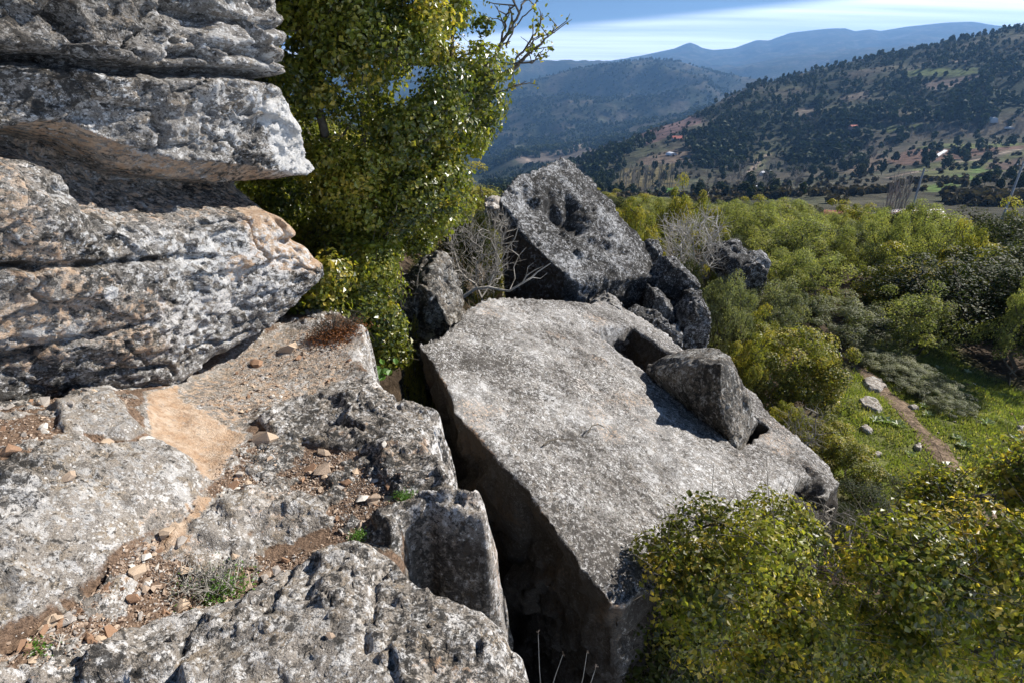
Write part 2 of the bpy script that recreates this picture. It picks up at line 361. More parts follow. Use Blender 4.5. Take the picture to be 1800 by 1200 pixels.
rs = np.concatenate([np.exp(np.linspace(math.log(1.2), math.log(50), 180))[:-1],
                     np.exp(np.linspace(math.log(50), math.log(400), 60))[:-1],
                     np.exp(np.linspace(math.log(400), math.log(1250), 150))[:-1],
                     np.exp(np.linspace(math.log(1250), math.log(11000), 160))])
NR = len(rs)
TZ = np.zeros((NTH, NR))
near_m = rs <= 50
for i, th in enumerate(ths):
    R, Z = ring_eval(th)
    x50, y50 = 50*sin(th), 50*cos(th)
    z50 = -4.5 - 0.07*x50 - 0.05*y50 - 4.0 + 2.4*float(sstep(1.6, -2.5, x50+0.1*(y50-5)))
    TZ[i] = smooth_interp(rs, np.r_[50, R], np.r_[z50, Z])
X = np.outer(np.sin(ths), rs); Y = np.outer(np.cos(ths), rs)
zn = gz(X[:, rs <= 60], Y[:, rs <= 60])
wgt = sstep(60, 42, rs[rs <= 60])[None, :]
TZ[:, rs <= 60] = zn*wgt + TZ[:, rs <= 60]*(1-wgt)
Pxy = np.c_[X.ravel(), Y.ravel()]; RR = np.broadcast_to(rs, X.shape).ravel()
rel = np.zeros(len(Pxy))
m = RR > 60; rel[m] += fbm(Pxy[m], 1/70.0, 3) * 3.5 * sstep(60, 160, RR[m])
m = RR > 560; rel[m] += (fbm(Pxy[m], 1/170.0, 4, ridged=True, off=3)*10 - 2)*sstep(560, 800, RR[m])
m = RR > 1300; q = Pxy[m]/620.0; q = q + 0.35*np.c_[pnoise(np.c_[q*0.7, q[:,0]*0]), pnoise(np.c_[q*0.7+7, q[:,0]*0])]
rel[m] += (np.abs(pnoise(np.c_[q, q[:,0]*0]))*-190 + 40 + fbm(Pxy[m], 1/230., 4, ridged=True)*26) * sstep(1300, 2400, RR[m]) * (1 - 0.55*sstep(4500, 9000, RR[m]))
crest = np.stack([np.interp(ths, RINGS[k][:,0], RINGS[k][:,1]) for k in (3, 5, 7, 9, 11)], 0)      # keep the ridge lines clean
att = np.ones(TZ.shape)
for c_ in crest: att *= 1 - 0.88*np.exp(-(np.log(rs)[None, :]-np.log(c_)[:, None])**2/0.07**2)
TZ += rel.reshape(TZ.shape)*att
def tz(x, y):
    """terrain height at x,y by bilinear lookup"""
    th = math.atan2(x, y); r = math.hypot(x, y)
    u = (th-TH0)/(TH1-TH0)*(NTH-1); i = int(min(max(u, 0), NTH-2)); fu = u-i
    j = int(min(max(np.searchsorted(rs, r)-1, 0), NR-2)); fv = (r-rs[j])/(rs[j+1]-rs[j])
    return (TZ[i,j]*(1-fv)+TZ[i,j+1]*fv)*(1-fu) + (TZ[i+1,j]*(1-fv)+TZ[i+1,j+1]*fv)*fu
def hit(px, py, r0=6.0, r1=12000.):
    d = ray(px, py); h = math.hypot(d[0], d[1]); r = r0; prev = r0
    while r < r1:
        if d[2]/h*r <= tz(d[0]/h*r, d[1]/h*r):
            a, b_ = prev, r
            for _ in range(14):
                c = (a+b_)/2
                if d[2]/h*c <= tz(d[0]/h*c, d[1]/h*c): b_ = c
                else: a = c
            return np.array([d[0]/h*b_, d[1]/h*b_, tz(d[0]/h*b_, d[1]/h*b_)])
        prev = r; r *= 1.012
    return np.array([d[0]/h*r1, d[1]/h*r1, d[2]/h*r1])
def hitpoly(pts, r0=60.): return np.array([hit(a, b_, r0)[:2] for a, b_ in pts])

# land cover painted by what grows there (albedo only): R forest, G grass, B bare earth/field
P0 = Pxy; cover = np.zeros((len(P0), 3), dtype=np.float32)
far = RR > 60
fo = np.zeros(len(P0)); 
nfor = fbm(P0[far], 1/150., 5, 0.6, off=5); fo[far] = sstep(-0.20, 0.02, nfor)
# the flat of the valley is open land
vp = hitpoly([(1040,345),(1110,262),(1180,236),(1215,250),(1225,300),(1330,268),(1350,240),(1420,300),(1560,240),(1800,195),(2100,190),(2100,345)])
sd = sdpoly(P0, vp); openm = sstep(-30, 20, sd); fo = fo*(1-0.97*openm*(RR < 1000))*(1 - 0.75*sstep(460, 380, RR))
FIELDS = [ # pixel outline of each plot, r g b albedo
 ([(1075,330),(1100,296),(1180,290),(1185,330)], (0.16,0.13,0.06)),
 ([(1120,285),(1190,262),(1215,268),(1210,285),(1130,292)], (0.18,0.135,0.10)),
 ([(1165,337),(1170,331),(1190,331),(1190,341),(1166,342)], (0.08,0.19,0.03)),
 ([(1560,285),(1600,262),(1700,255),(1800,252),(1800,262),(1680,280),(1600,292)], (0.15,0.09,0.065)),
 ([(1600,262),(1640,255),(1800,252),(1800,256),(1700,262)], (0.13,0.15,0.05)),
 ([(1600,300),(1640,287),(1720,282),(1800,268),(1800,300),(1700,303),(1650,312)], (0.13,0.14,0.055)),
 ([(1630,330),(1720,290),(1730,296),(1700,320),(1640,338)], (0.13,0.20,0.05)),
 ([(1730,290),(1800,275),(1800,300),(1740,296)], (0.13,0.09,0.07)),
 ([(1580,127),(1720,120),(1728,128),(1700,134),(1600,136)], (0.12,0.15,0.05)),
 ([(1620,142),(1700,134),(1725,130),(1715,140),(1640,158)], (0.19,0.15,0.13)),
 ([(1545,222),(1640,218),(1630,226),(1560,232)], (0.12,0.14,0.04)),
 ([(1400,190),(1435,185),(1430,205),(1405,208)], (0.17,0.14,0.11)),
 ([(1480,170),(1525,160),(1530,172),(1490,178)], (0.17,0.14,0.11)),
 ([(1330,270),(1360,268),(1350,280),(1325,300)], (0.15,0.15,0.07)),
 ([(1480,282),(1560,268),(1545,300),(1500,305)], (0.16,0.12,0.085)),
 ([(905,280),(1000,262),(1100,246),(1120,250),(1000,278),(920,290)], (0.17,0.14,0.11)),
 ([(1110,240),(1220,205),(1240,212),(1130,258)], (0.17,0.11,0.10)),
]
terr = np.zeros((len(P0), 3), dtype=np.float32)
# general ground colour beyond the near slope: brown scrub / bare orchard terraces / dark forest floor
nb_ = fbm(P0, 1/60., 4, off=21); base_b = np.array([0.105, 0.09, 0.066]); base_g = np.array([0.075, 0.08, 0.045])
t_ = sstep(-0.3, 0.4, nb_)[:, None]; terr[:] = base_b*(1-t_) + base_g*t_
# terrace lines
tl = np.sin((TZ.ravel() + fbm(P0, 1/90., 2)*6) * 1.6); terr *= (1 + 0.22*np.clip(tl, -1, 1)*far)[:, None]
terr = terr*(1-fo[:, None]) + fo[:, None]*np.array([0.03, 0.04, 0.022])
for pts, c in FIELDS:
    pl = hitpoly(pts); bb0 = pl.min(0)-30; bb1 = pl.max(0)+30
    k = np.where((P0 > bb0).all(1) & (P0 < bb1).all(1) & (RR > 200))[0]
    if not len(k): continue
    s_ = sstep(-4, 3, sdpoly(P0[k], pl) + fbm(P0[k], 1/25., 2)*8)[:, None]
    terr[k] = terr[k]*(1-s_) + s_*np.array(c)*(1 + 0.25*fbm(P0[k], 1/20., 3))[:, None]; fo[k] *= (1-s_[:,0])
# dirt tracks
for pts, w_ in (([(905,266),(902,270),(912,276),(930,283)], 9), ([(905,266),(960,262),(1020,258),(1030,250)], 7), ([(1302,330),(1320,300),(1335,280),(1352,272)], 3.0),
                ([(1560,313),(1640,300),(1740,275),(1800,262)], 2.2), ([(1640,112),(1700,108)], 5)):
    pl = hitpoly(pts); bb0 = pl.min(0)-40; bb1 = pl.max(0)+40
    k = np.where((P0 > bb0).all(1) & (P0 < bb1).all(1) & (RR > 200))[0]
    if len(k):
        s_ = sstep(w_, w_*0.4, dline(P0[k], pl))[:, None]; terr[k] = terr[k]*(1-s_) + s_*np.array([0.36,0.28,0.22]); fo[k] *= (1-s_[:,0])
# near ground: turf, earth under the shrubs
nr = ~far
turf = hitpoly([(1430,820),(1470,740),(1500,640),(1545,600),(1570,575),(1640,575),(1700,640),(1800,690),(1990,760),(2100,900),(1800,1000),(1600,930),(1500,900)], 3.0)
tm = sstep(-0.5, 0.3, sdpoly(P0[nr], turf) + fbm(P0[nr], 1.1, 3)*0.5)[:, None]
g1 = fbm(P0[nr], 2.2, 4)[:, None]
terr[nr] = np.array([0.085, 0.062, 0.042])*(1 + 0.5*g1)
terr[nr] = terr[nr]*(1-tm) + tm*(np.array([0.13, 0.14, 0.045])*(1+0.5*g1))
terr[far] *= 0.90
cover[:] = terr
V = np.c_[Pxy, TZ.ravel()]

def ground_mat(name, s1, s2, bumpd, det=0.35):
    m = new_mat(name); b = NB(m)
    at = b.n('ShaderNodeAttribute', attribute_name='msk').outputs['Color']
    co = b.n('ShaderNodeTexCoord').outputs['Object']
    n1 = b.noise(co, s1, 8, 0.7); n2 = b.noise(co, s2, 6, 0.65)
    k1 = b.ramp(n1, 0.3, 0.7, rgb(1-det*1.4,1-det*1.4,1-det*1.4), rgb(1+det,1+det,1+det)); k2 = b.ramp(n2, 0.3, 0.7, rgb(1-det,1-det,1-det), rgb(1+det,1+det,1+det))
    c = b.n('ShaderNodeMixRGB', {0: 1.0, 1: at, 2: k1}, blend_type='MULTIPLY').outputs[0]
    c = b.n('ShaderNodeMixRGB', {0: 1.0, 1: c, 2: k2}, blend_type='MULTIPLY').outputs[0]
    bp = b.n('ShaderNodeBump', {'Strength': 1.0, 'Distance': bumpd, 'Height': n1}).outputs[0]
    pr = b.n('ShaderNodeBsdfPrincipled', {'Base Color': c, 'Roughness': 1.0, 'Normal': bp}); pr.inputs['Specular IOR Level'].default_value = 0.1
    b.n('ShaderNodeOutputMaterial', {'Surface': pr.outputs[0]}); return m
M_ground = ground_mat('near_ground', 14, 3, 0.03, 0.45); M_valley = ground_mat('valley_land', 0.12, 0.02, 2.0, 0.5); M_mount = ground_mat('mountain_land', 0.035, 0.004, 12.0, 0.45)
def strip(name, ra, rb, mat, kind='structure'):
    j = np.where((rs >= ra) & (rs <= rb))[0]
    j0, j1 = max(j[0]-(1 if ra > 2 else 0), 0), j[-1]
    idx = (np.arange(NTH)[:, None]*NR + np.arange(j0, j1+1)[None, :]).ravel()
    me = mesh_np(name, V[idx], grid_faces(NTH, j1-j0+1)[:, ::-1], mat, smooth=True, attr=cover[idx])
    o = link(name, me); tag(o, kind=kind); return o
strip('ground', 0, 60, M_ground); strip('valley_floor', 60.0001, 560, M_valley); strip('hillside', 560.0001, 1400, M_valley)
strip('mountains', 1400.001, 6400, M_mount); strip('distant_mountains', 6400.001, 20000, M_mount)
print('terrain ok')

# ------------------------------------------------------------------ haze
bm = bmesh.new(); bmesh.ops.create_cube(bm, size=1.0)
me = bpy.data.meshes.new('haze'); 
bmesh.ops.transform(bm, matrix=Matrix.Translation((0, 4700, -50)) @ Matrix.Diagonal((27000, 13600, 1140, 1)), verts=bm.verts); bm.to_mesh(me); bm.free()
hz = link('haze', me); tag(hz, kind='stuff')
mh = new_mat('haze_air'); b = NB(mh)
vol = b.n('ShaderNodeVolumePrincipled', {'Density': 0.000118, 'Color': rgb(0.26, 0.53, 1.0), 'Anisotropy': 0.2})
b.n('ShaderNodeOutputMaterial', {'Volume': vol.outputs[0]}); me.materials.append(mh)
#@@PART3
# ------------------------------------------------------------------ rock face on the left (overhanging strata)
WC = np.array([-1.25, 3.8, 0.0]); WD = np.array([0.447, 0.894, 0.0]); WNn = np.array([0.894, -0.447, 0.0])
def wsz(px, py, F0=0.0):
    p = on_plane(px, py, WC + WNn*F0, WNn); return np.array([(p-WC)@WD, p[2]])
def wl(pts, F0=0.0): return np.array([wsz(a, b_, F0) for a, b_ in pts])
def curve(pts, F0=0.0):
    c = wl(pts, F0); c = c[np.argsort(c[:,0])]; return lambda s: np.interp(s, c[:,0], c[:,1])
NS, NZ = 365, 370
ss = np.linspace(-2.7, 0.55, NS); zz = np.linspace(-2.3, 0.95, NZ)
S, Zg = np.meshgrid(ss, zz, indexing='ij'); s = S.ravel(); z = Zg.ravel(); P2 = np.c_[s, z]
warp = fbm(P2, 1.1, 4)*0.09
c_lip = curve([(-200,250),(0,226),(60,213),(120,214),(165,238),(250,264),(300,281),(340,281),(430,290),(480,300),(545,308),(575,300)])
c_un = curve([(-200,255),(0,234),(60,226),(150,246),(230,296),(300,312),(400,322),(480,318),(545,314),(575,306)])
c_bot = curve([(-200,285),(0,277),(60,287),(105,308),(128,362),(165,384),(230,392),(300,388),(400,380),(480,374),(520,398),(545,425),(560,440)])
c_base = curve([(-200,640),(0,645),(100,668),(250,694),(320,662),(400,612),(510,552),(560,505),(585,478)])
zl, zu, zb_, z0 = c_lip(s), c_un(s), c_bot(s), c_base(s)
# upper block
up = 0.04 + 0.05*sstep(0.0, 0.5, z - zl) - 0.10*sstep(0.35, 0.9, z-zl)
strata = fbm(np.c_[s*1.3, z*7.0 + s*0.9], 1.0, 5, ridged=True, off=4)
up = up + 0.028*strata*sstep(0.02, 0.25, z-zl) + 0.10*fbm(np.c_[s*1.1, z*2.6], 1.0, 3, off=31)
for pts, dep, wid in (([(-50,98),(60,104),(100,108),(190,120),(300,126),(380,126),(440,133),(495,142)], 0.22, 0.020), ([(300,70),(380,88),(450,104),(500,112)], 0.045, 0.014),
                      ([(300,15),(360,30),(440,45),(510,52)], 0.05, 0.014), ([(80,20),(110,48),(120,90)], 0.08, 0.03), ([(260,108),(320,95),(350,100)], 0.1, 0.02), ([(390,92),(440,80),(510,84)],0.03,0.012)):
    L = wl(pts, 0.05); d = dline(np.c_[s, z + warp*0.15], L); up -= dep*np.exp(-(d/wid)**2) 
    up += 0.05*np.exp(-((d-0.05)/0.03)**2)*(z > np.interp(s, L[:,0], L[:,1]))
# underside of the overhang and the hollow below it
t1 = np.clip((zl - z)/(zl - zu + 1e-3), 0, 1)
lipF = 0.04 - 0.16*t1
dz = (zu - z); hollow = -0.46*sstep(0.0, 0.06, dz) - 0.06 
span = np.maximum(zu - zb_, 0.02); t2 = np.clip(dz/span, 0, 1)
hollow = lipF*(1-sstep(0, 0.035, dz)) + sstep(0, 0.035, dz)*(-0.40 + 0.36*t2**1.6 + 0.02*fbm(np.c_[s*1.5, z*9], 1.0, 4))
# lower bulge
tb = np.clip((zb_ - z)/(zb_ - z0), 0, 1)
bulge = -0.02 + 0.10*np.sin(np.pi*tb**0.85)**0.8 + 0.07*fbm(P2, 1.5, 3, off=8) + 0.014*fbm(np.c_[s*3, z*6], 1.0, 4, ridged=True, off=14)
left_b = sstep(0.02, -0.06, sdpoly(P2, wl([(128,300),(128,400),(700,400),(700,240),(100,240)])))
bulge += 0.10*sstep(0.0, 0.15, zb_-z)*sstep(-1.35, -1.75, s)*sstep(0.6, 0.1, tb)
for pts, dep, wid in (([(-50,462),(60,460),(140,462),(220,456),(300,452),(360,450)], 0.05, 0.018), ([(70,612),(100,596),(180,580),(250,560)], 0.05, 0.012), ([(-20,640),(30,625),(60,618)], 0.10, 0.02),
                      ([(180,655),(240,645),(290,640),(300,655)], 0.05, 0.012), ([(330,610),(400,596),(440,580)], 0.04, 0.01), ([(480,425),(530,425),(550,420)], 0.09, 0.03), ([(470,365),(490,400),(515,440)], 0.06, 0.03)):
    d = dline(np.c_[s, z + warp*0.12], wl(pts)); bulge -= dep*np.exp(-(d/wid)**2)
under = (z0 - z)
Fv = np.where(z > zl, up, np.where(z > zu, lipF, np.where(z > zb_, hollow, bulge)))
Fv = Fv - (0.04 + 0.34*sstep(-1.7, -1.1, s))*sstep(0.0, 0.10, under + warp*0.2) 
# rounding at the far corner
sil = wl([(508,-200),(510,0),(512,60),(502,108),(490,140),(508,170),(525,200),(550,260),(572,297),(550,312),(520,322),(512,340),(522,365),(535,400),(552,440),(583,478),(560,505),(530,550),(500,640),(490,800)], 0.02)
sil = sil[np.argsort(sil[:,1])]
sc_ = np.interp(z, sil[:,1], sil[:,0]) + 0.03*fbm(np.c_[z*3, z*0], 2.0, 4)
dd = sc_ - s
Fv = Fv - 0.10*np.clip(1 - dd/0.28, 0, 1)**2 - 1.6*sstep(0.03, -0.22, dd)
P3 = WC + np.outer(s, WD) + np.outer(Fv, WNn); P3[:,2] = z
# surface roughness: karst pitting and knobs
q = np.c_[s, z*1.25, Fv]
rough = np.where(z > zl, 1.0, np.where(z > zb_, 0.55, 0.8))
n_a = fbm(q, 5.0, 5, 0.6, off=40)*0.029; n_b = -np.clip(fbm(q, 13, 3, off=60) - 0.08, 0, 1)*0.085; n_c = fbm(q, 30, 3, 0.6, off=80, ridged=True)*0.010
fct = facets(np.c_[s*0.8, z*1.4], 3.6, 0.085, 3)*np.where(z > zl, 1.0, np.where(z > zb_, 0.45, 0.55)) + facets(np.c_[s*0.9, z*1.3], 13, 0.026, 4)*rough
dsp = (n_a + n_b + n_c)*rough + fct*sstep(-0.05, 0.2, dd)
P3 += dsp[:,None]*WNn + (fbm(q, 9, 3, off=100)*0.018*rough)[:,None]*np.array([0,0,1])
# masks
och = np.zeros(len(s))
och = np.maximum(och, 0.50*sstep(0.12, 0.0, np.abs(z - (zl+zu)/2)-0.03)*(z < zl+0.005)*(z > zu-0.12)*sstep(-1.9, -1.5, s))
och = np.maximum(och, 0.62*((z < zu) & (z > zb_-0.02))*sstep(-0.6, -0.1, s)*1.0)
och = np.maximum(och, 0.42*((z < zu) & (z > zb_)))
och = np.maximum(och, 0.80*sstep(-0.10, 0.05, sdpoly(P2, wl([(420,395),(440,372),(500,372),(545,418),(572,455),(530,475),(470,470),(420,440)]))))
och = np.maximum(och, 1.0*sstep(-0.03, 0.015, sdpoly(P2, wl([(385,450),(405,443),(422,460),(415,485),(392,488),(378,468)]))))
och = np.maximum(och, 0.30*sstep(0.16, 0.0, z-z0)*sstep(-1.3,-0.9,s))
pale = 0.9*sstep(-0.12, 0.08, sdpoly(P2, wl([(430,170),(525,190),(575,295),(545,310),(480,300),(470,240)])))
pale = np.maximum(pale, 0.5*sstep(-0.15, 0.1, sdpoly(P2, wl([(150,400),(300,395),(470,380),(560,440),(500,520),(380,580),(300,640),(220,560),(330,480)]))))
pale = np.maximum(pale, 0.85*sstep(0.045, 0.02, np.abs(dline(P2, wl([(170,508),(171,509)]))-0.0)))
beige = 0.46*((z < zb_) & (z > z0))*sstep(-0.3, 0.3, fbm(P2, 1.6, 3, off=71) + 0.1); och = np.maximum(och, beige)
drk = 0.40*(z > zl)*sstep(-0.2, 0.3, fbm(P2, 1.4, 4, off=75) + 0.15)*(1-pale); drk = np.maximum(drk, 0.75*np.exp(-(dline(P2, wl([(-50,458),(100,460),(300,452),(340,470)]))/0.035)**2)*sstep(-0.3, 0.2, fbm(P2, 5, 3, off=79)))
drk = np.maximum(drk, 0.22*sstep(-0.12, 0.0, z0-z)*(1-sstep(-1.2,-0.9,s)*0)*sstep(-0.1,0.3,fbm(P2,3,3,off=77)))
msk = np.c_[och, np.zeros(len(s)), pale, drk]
f = grid_faces(NS, NZ)
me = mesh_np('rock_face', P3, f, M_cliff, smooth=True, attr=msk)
o = link('rock_face', me); tag(o, kind='structure')
# its body behind the face, so that the strata are solid stone
def prism(name, poly3, depth_vec, mat, kind=None):
    n = len(poly3); A = np.array(poly3); B = A + np.array(depth_vec); Vv = np.r_[A, B]
    fs = [np.array([[i, (i+1) % n, n+(i+1) % n, n+i] for i in range(n)])]
    return Vv, fs

# ------------------------------------------------------------------ rock ledge underfoot
def lz0(x, y):      # nominal surface
    return -1.68 + 0.46*sstep(-0.95, -1.9, x)*sstep(3.3, 1.5, y) + 0.10*sstep(2.6, 3.6, y)
def lhit(px, py):
    zz_ = -1.68
    for _ in range(6):
        p = at_z(px, py, zz_); zz_ = float(lz0(np.array([p[0]]), np.array([p[1]]))[0])
    return p[:2]
def lp(pts): return np.array([lhit(a, b_) for a, b_ in pts])
NX, NY = 330, 375
xs = np.linspace(-3.0, 0.75, NX); ys = np.linspace(0.3, 4.9, NY)
Xl, Yl = np.meshgrid(xs, ys, indexing='ij'); x = Xl.ravel(); y = Yl.ravel(); P = np.c_[x, y]
wob = np.c_[fbm(P, 3.0, 4, off=5), fbm(P, 3.0, 4, off=15)]*0.045; Pw = P + wob
h = lz0(x, y) + 0.05*fbm(P, 0.9, 3, off=2)
def plate(poly, hh, edge=0.035, dome=0.0, tilt=0.0):
    sd = sdpoly(Pw, lp(poly)); k = sstep(-edge*0.4, edge, sd)
    return k*(hh + dome*(1-np.exp(-np.maximum(sd, 0)/0.18))), sd
parts = []
# smooth ochre hollow
k, sd_h = plate([(255,700),(300,668),(400,612),(500,560),(600,565),(640,590),(640,660),(560,700),(470,720),(430,770),(380,830),(330,850),(300,780),(255,750)], -0.04, 0.12); h += k
k, sd1 = plate([(-60,850),(60,815),(150,795),(240,785),(290,780),(345,805),(365,845),(325,895),(250,940),(150,1000),(60,1050),(-60,1100)], 0.05, 0.03, 0.05); h += k
k, sd2 = plate([(455,740),(500,712),(560,700),(650,655),(660,645),(705,712),(790,722),(780,800),(870,905),(760,905),(700,880),(640,800),(600,800),(540,790),(480,775)], 0.03, 0.02, 0.03); h += k
k, sd3 = plate([(330,915),(370,885),(430,868),(520,862),(575,885),(585,920),(540,945),(470,965),(380,975),(320,950)], 0.03, 0.03, 0.07); h += k
k, sd4 = plate([(645,912),(690,895),(730,888),(860,893),(870,960),(750,920),(700,940),(680,960)], 0.06, 0.02, 0.02); h += k
k, sd5 = plate([(190,1135),(290,1095),(420,1060),(500,1010),(560,985),(620,965),(700,990),(760,1040),(850,1080),(905,1130),(1000,1300),(1000,2500),(-200,2500),(-200,1200),(80,1180)], 0.05, 0.03, 0.08); h += k
k, sd6 = plate([(230,730),(200,690),(120,700),(100,760),(230,780),(270,760)], 0.03, 0.02, 0.03); h += k
k, sd7 = plate([(170,1190),(260,1120),(260,1230),(160,1260)], 0.03, 0.02, 0.04); h += k
# gully between the broken block and the front boulder
k, sdg = plate([(712,930),(752,918),(900,945),(900,1110),(855,1075),(762,1045),(705,985)], -1.0, 0.10); h += k*0.55
k, sdc = plate([(565,752),(600,748),(645,768),(640,775),(600,762)], -0.05, 0.012); h += k
k, _ = plate([(-40,1098),(30,1070),(110,1020),(170,985),(190,975),(175,1005),(90,1062),(0,1120)], -0.12, 0.03); h += k
for pts, dep, wid in (([(480,1100),(510,1040),(525,1010)],0.03,0.01),([(655,1120),(665,1040),(690,1010)],0.03,0.012),([(650,1195),(640,1120)],0.03,0.012),([(690,965),(720,945),(755,930)],0.06,0.014),
                      ([(600,990),(640,1010),(700,1030)],0.02,0.01), ([(490,700),(600,720),(700,760)],0.012,0.01)):
    h -= dep*np.exp(-(dline(Pw, lp(pts))/wid)**2)
# rocks versus loose ground
solid = np.clip(sstep(-0.01, 0.02, sd1) + sstep(-0.01, 0.02, sd2) + sstep(-0.01, 0.02, sd3) + sstep(-0.01, 0.02, sd4) + sstep(-0.01, 0.02, sd5) + sstep(-0.01,0.02,sd6)+ sstep(-0.01,0.02,sd7)+sstep(-0.02,0.02,sdg), 0, 1)
pink = sstep(-0.03, 0.03, sdpoly(Pw, lp([(255,690),(310,672),(330,700),(400,740),(440,760),(380,840),(350,860),(330,800),(265,755)])))
pink = np.maximum(pink, sstep(-0.02, 0.03, sdpoly(Pw, lp([(230,975),(260,940),(360,860),(370,880),(330,915),(300,960),(240,985)]))))
pink = np.maximum(pink, sstep(-0.02, 0.03, sdpoly(Pw, lp([(-60,1130),(40,1090),(60,1110),(-60,1190)]))))
in_hollow = sstep(-0.05, 0.1, sd_h)
P_3 = np.c_[x, y, h]
rn = 0.5 + 0.5*solid
h += (fbm(P_3, 6, 5, 0.55, off=1)*0.024 + fbm(P_3, 18, 4, 0.6, off=70, ridged=True)*0.006)*rn - np.clip(fbm(P_3, 11, 3, off=33)-0.2, 0, 1)*0.045*solid
h += (facets(P, 3.2, 0.045, 7)*0.7 + facets(P, 9.0, 0.014, 8))*solid*sstep(0.0, 0.08, np.maximum.reduce([sd1,sd2,sd3,sd4,sd5,sd6,sd7])) + facets(P, 5, 0.03, 9)*pink*0.4
sn = fbm(P, 4.0, 5, 0.65, off=201); solid = np.clip(np.maximum(solid*(1 - 0.8*sstep(0.30, 0.42, fbm(P, 2.6, 4, off=222))), sstep(-0.02, 0.12, sn)*0.95*(1-in_hollow)), 0, 1); h += 0.03*sstep(0.0, 0.25, sn)*(1-in_hollow)
loose = (1-solid)*(1-pink); h += (fbm(P_3, 28, 3, 0.7, off=90)*0.010)*loose
# outer edge drops into the cleft
edge = lp([(-400,2600),(-3000,1200),(-3000,500),(380,480),(560,500),(640,575),(638,612),(648,650),(682,690),(706,714),(740,722),(776,720),(782,752),(770,800),(800,850),(847,898),(852,960),(866,1060),(905,1128),(930,1170),(975,1230),(1050,1400),(1060,2600)])
sde = sdpoly(P + wob*0.7, edge)
sde = sde + 0.05*fbm(P, 7, 3, off=66) + facets(P, 6, 0.05, 12)*0.8
h -= 3.4*sstep(0.015, -0.40, sde)**0.8 + 0.05*np.clip(1-sde/0.08, 0, 1)**2
rim = sde < 0.02
V3 = np.c_[x, y, h]
# push the steep side in and out a little
V3[:, :2] += (fbm(V3, 3.5, 4, off=51)[:, None]*0.10*np.clip(-sde/0.1, 0, 1)[:, None])*np.array([[0.8, -0.6]])
soilm = loose*0.9*sstep(-0.02, 0.05, sde)
shade = sstep(-0.05, 0.1, sd_h)  # inside of the ochre hollow, carries earth colour only
och = np.maximum(pink*0.68, 0.46*shade*(1-solid)) + 0.36*solid*sstep(-0.1, 0.3, fbm(P, 2.1, 4, off=311)) + 0.22*solid*sstep(0.2,-0.05, sd_h*0+np.minimum(np.abs(sd2), np.abs(sd3)))
soilm = np.maximum(soilm*(1-0.75*shade), 0)
pal = 0.30*solid*sstep(0.0, 0.12, np.maximum.reduce([sd1, sd3, sd5, sd2*0.6]))*sstep(-0.3, 0.3, fbm(P, 1.7, 3, off=301))
pal = np.maximum(pal, 0.5*sstep(0.10, 0.0, np.abs(sde))*solid)
dkl = 0.30*solid*sstep(0.0, 0.35, fbm(P, 2.4, 4, off=321)); dkl = np.maximum(dkl, 0.55*sstep(-0.06, 0.02, sdg)*sstep(0.02, 0.10, sde*0+0.1)); dkl = np.maximum(dkl, 0.5*sstep(0.0, -0.1, sde)); dkl = np.maximum(dkl, 0.36*sstep(0.0, 0.08, sd1)*sstep(-0.25, 0.2, fbm(P, 3.1, 4, off=341))); dkl = np.maximum(dkl, 0.34*sstep(-1.15, -1.5, x)*solid)  # gully term of the dark mask paints shade on the block's face
pal = pal*(1-sstep(-0.06, 0.02, sdg))
msk = np.c_[och, soilm, pal, dkl]
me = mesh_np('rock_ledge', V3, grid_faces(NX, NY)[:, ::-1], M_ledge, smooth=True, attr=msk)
o = link('rock_ledge', me); tag(o, kind='structure')
LH = h.reshape(NX, NY); LSDE = sde.reshape(NX, NY); LSOL = solid.reshape(NX, NY); LPINK = np.maximum(pink, shade).reshape(NX, NY)
def ledge_z(px_, py_):
    u = (px_-xs[0])/(xs[-1]-xs[0])*(NX-1); v = (py_-ys[0])/(ys[-1]-ys[0])*(NY-1)
    i = int(min(max(u, 0), NX-2)); j = int(min(max(v, 0), NY-2)); fu, fv = u-i, v-j
    return (LH[i,j]*(1-fv)+LH[i,j+1]*fv)*(1-fu)+(LH[i+1,j]*(1-fv)+LH[i+1,j+1]*fv)*fu
def lsample(A, px_, py_):
    i = int(np.clip(round((px_-xs[0])/(xs[-1]-xs[0])*(NX-1)), 0, NX-1)); j = int(np.clip(round((py_-ys[0])/(ys[-1]-ys[0])*(NY-1)), 0, NY-1)); return A[i, j]
print('cliff and ledge ok')

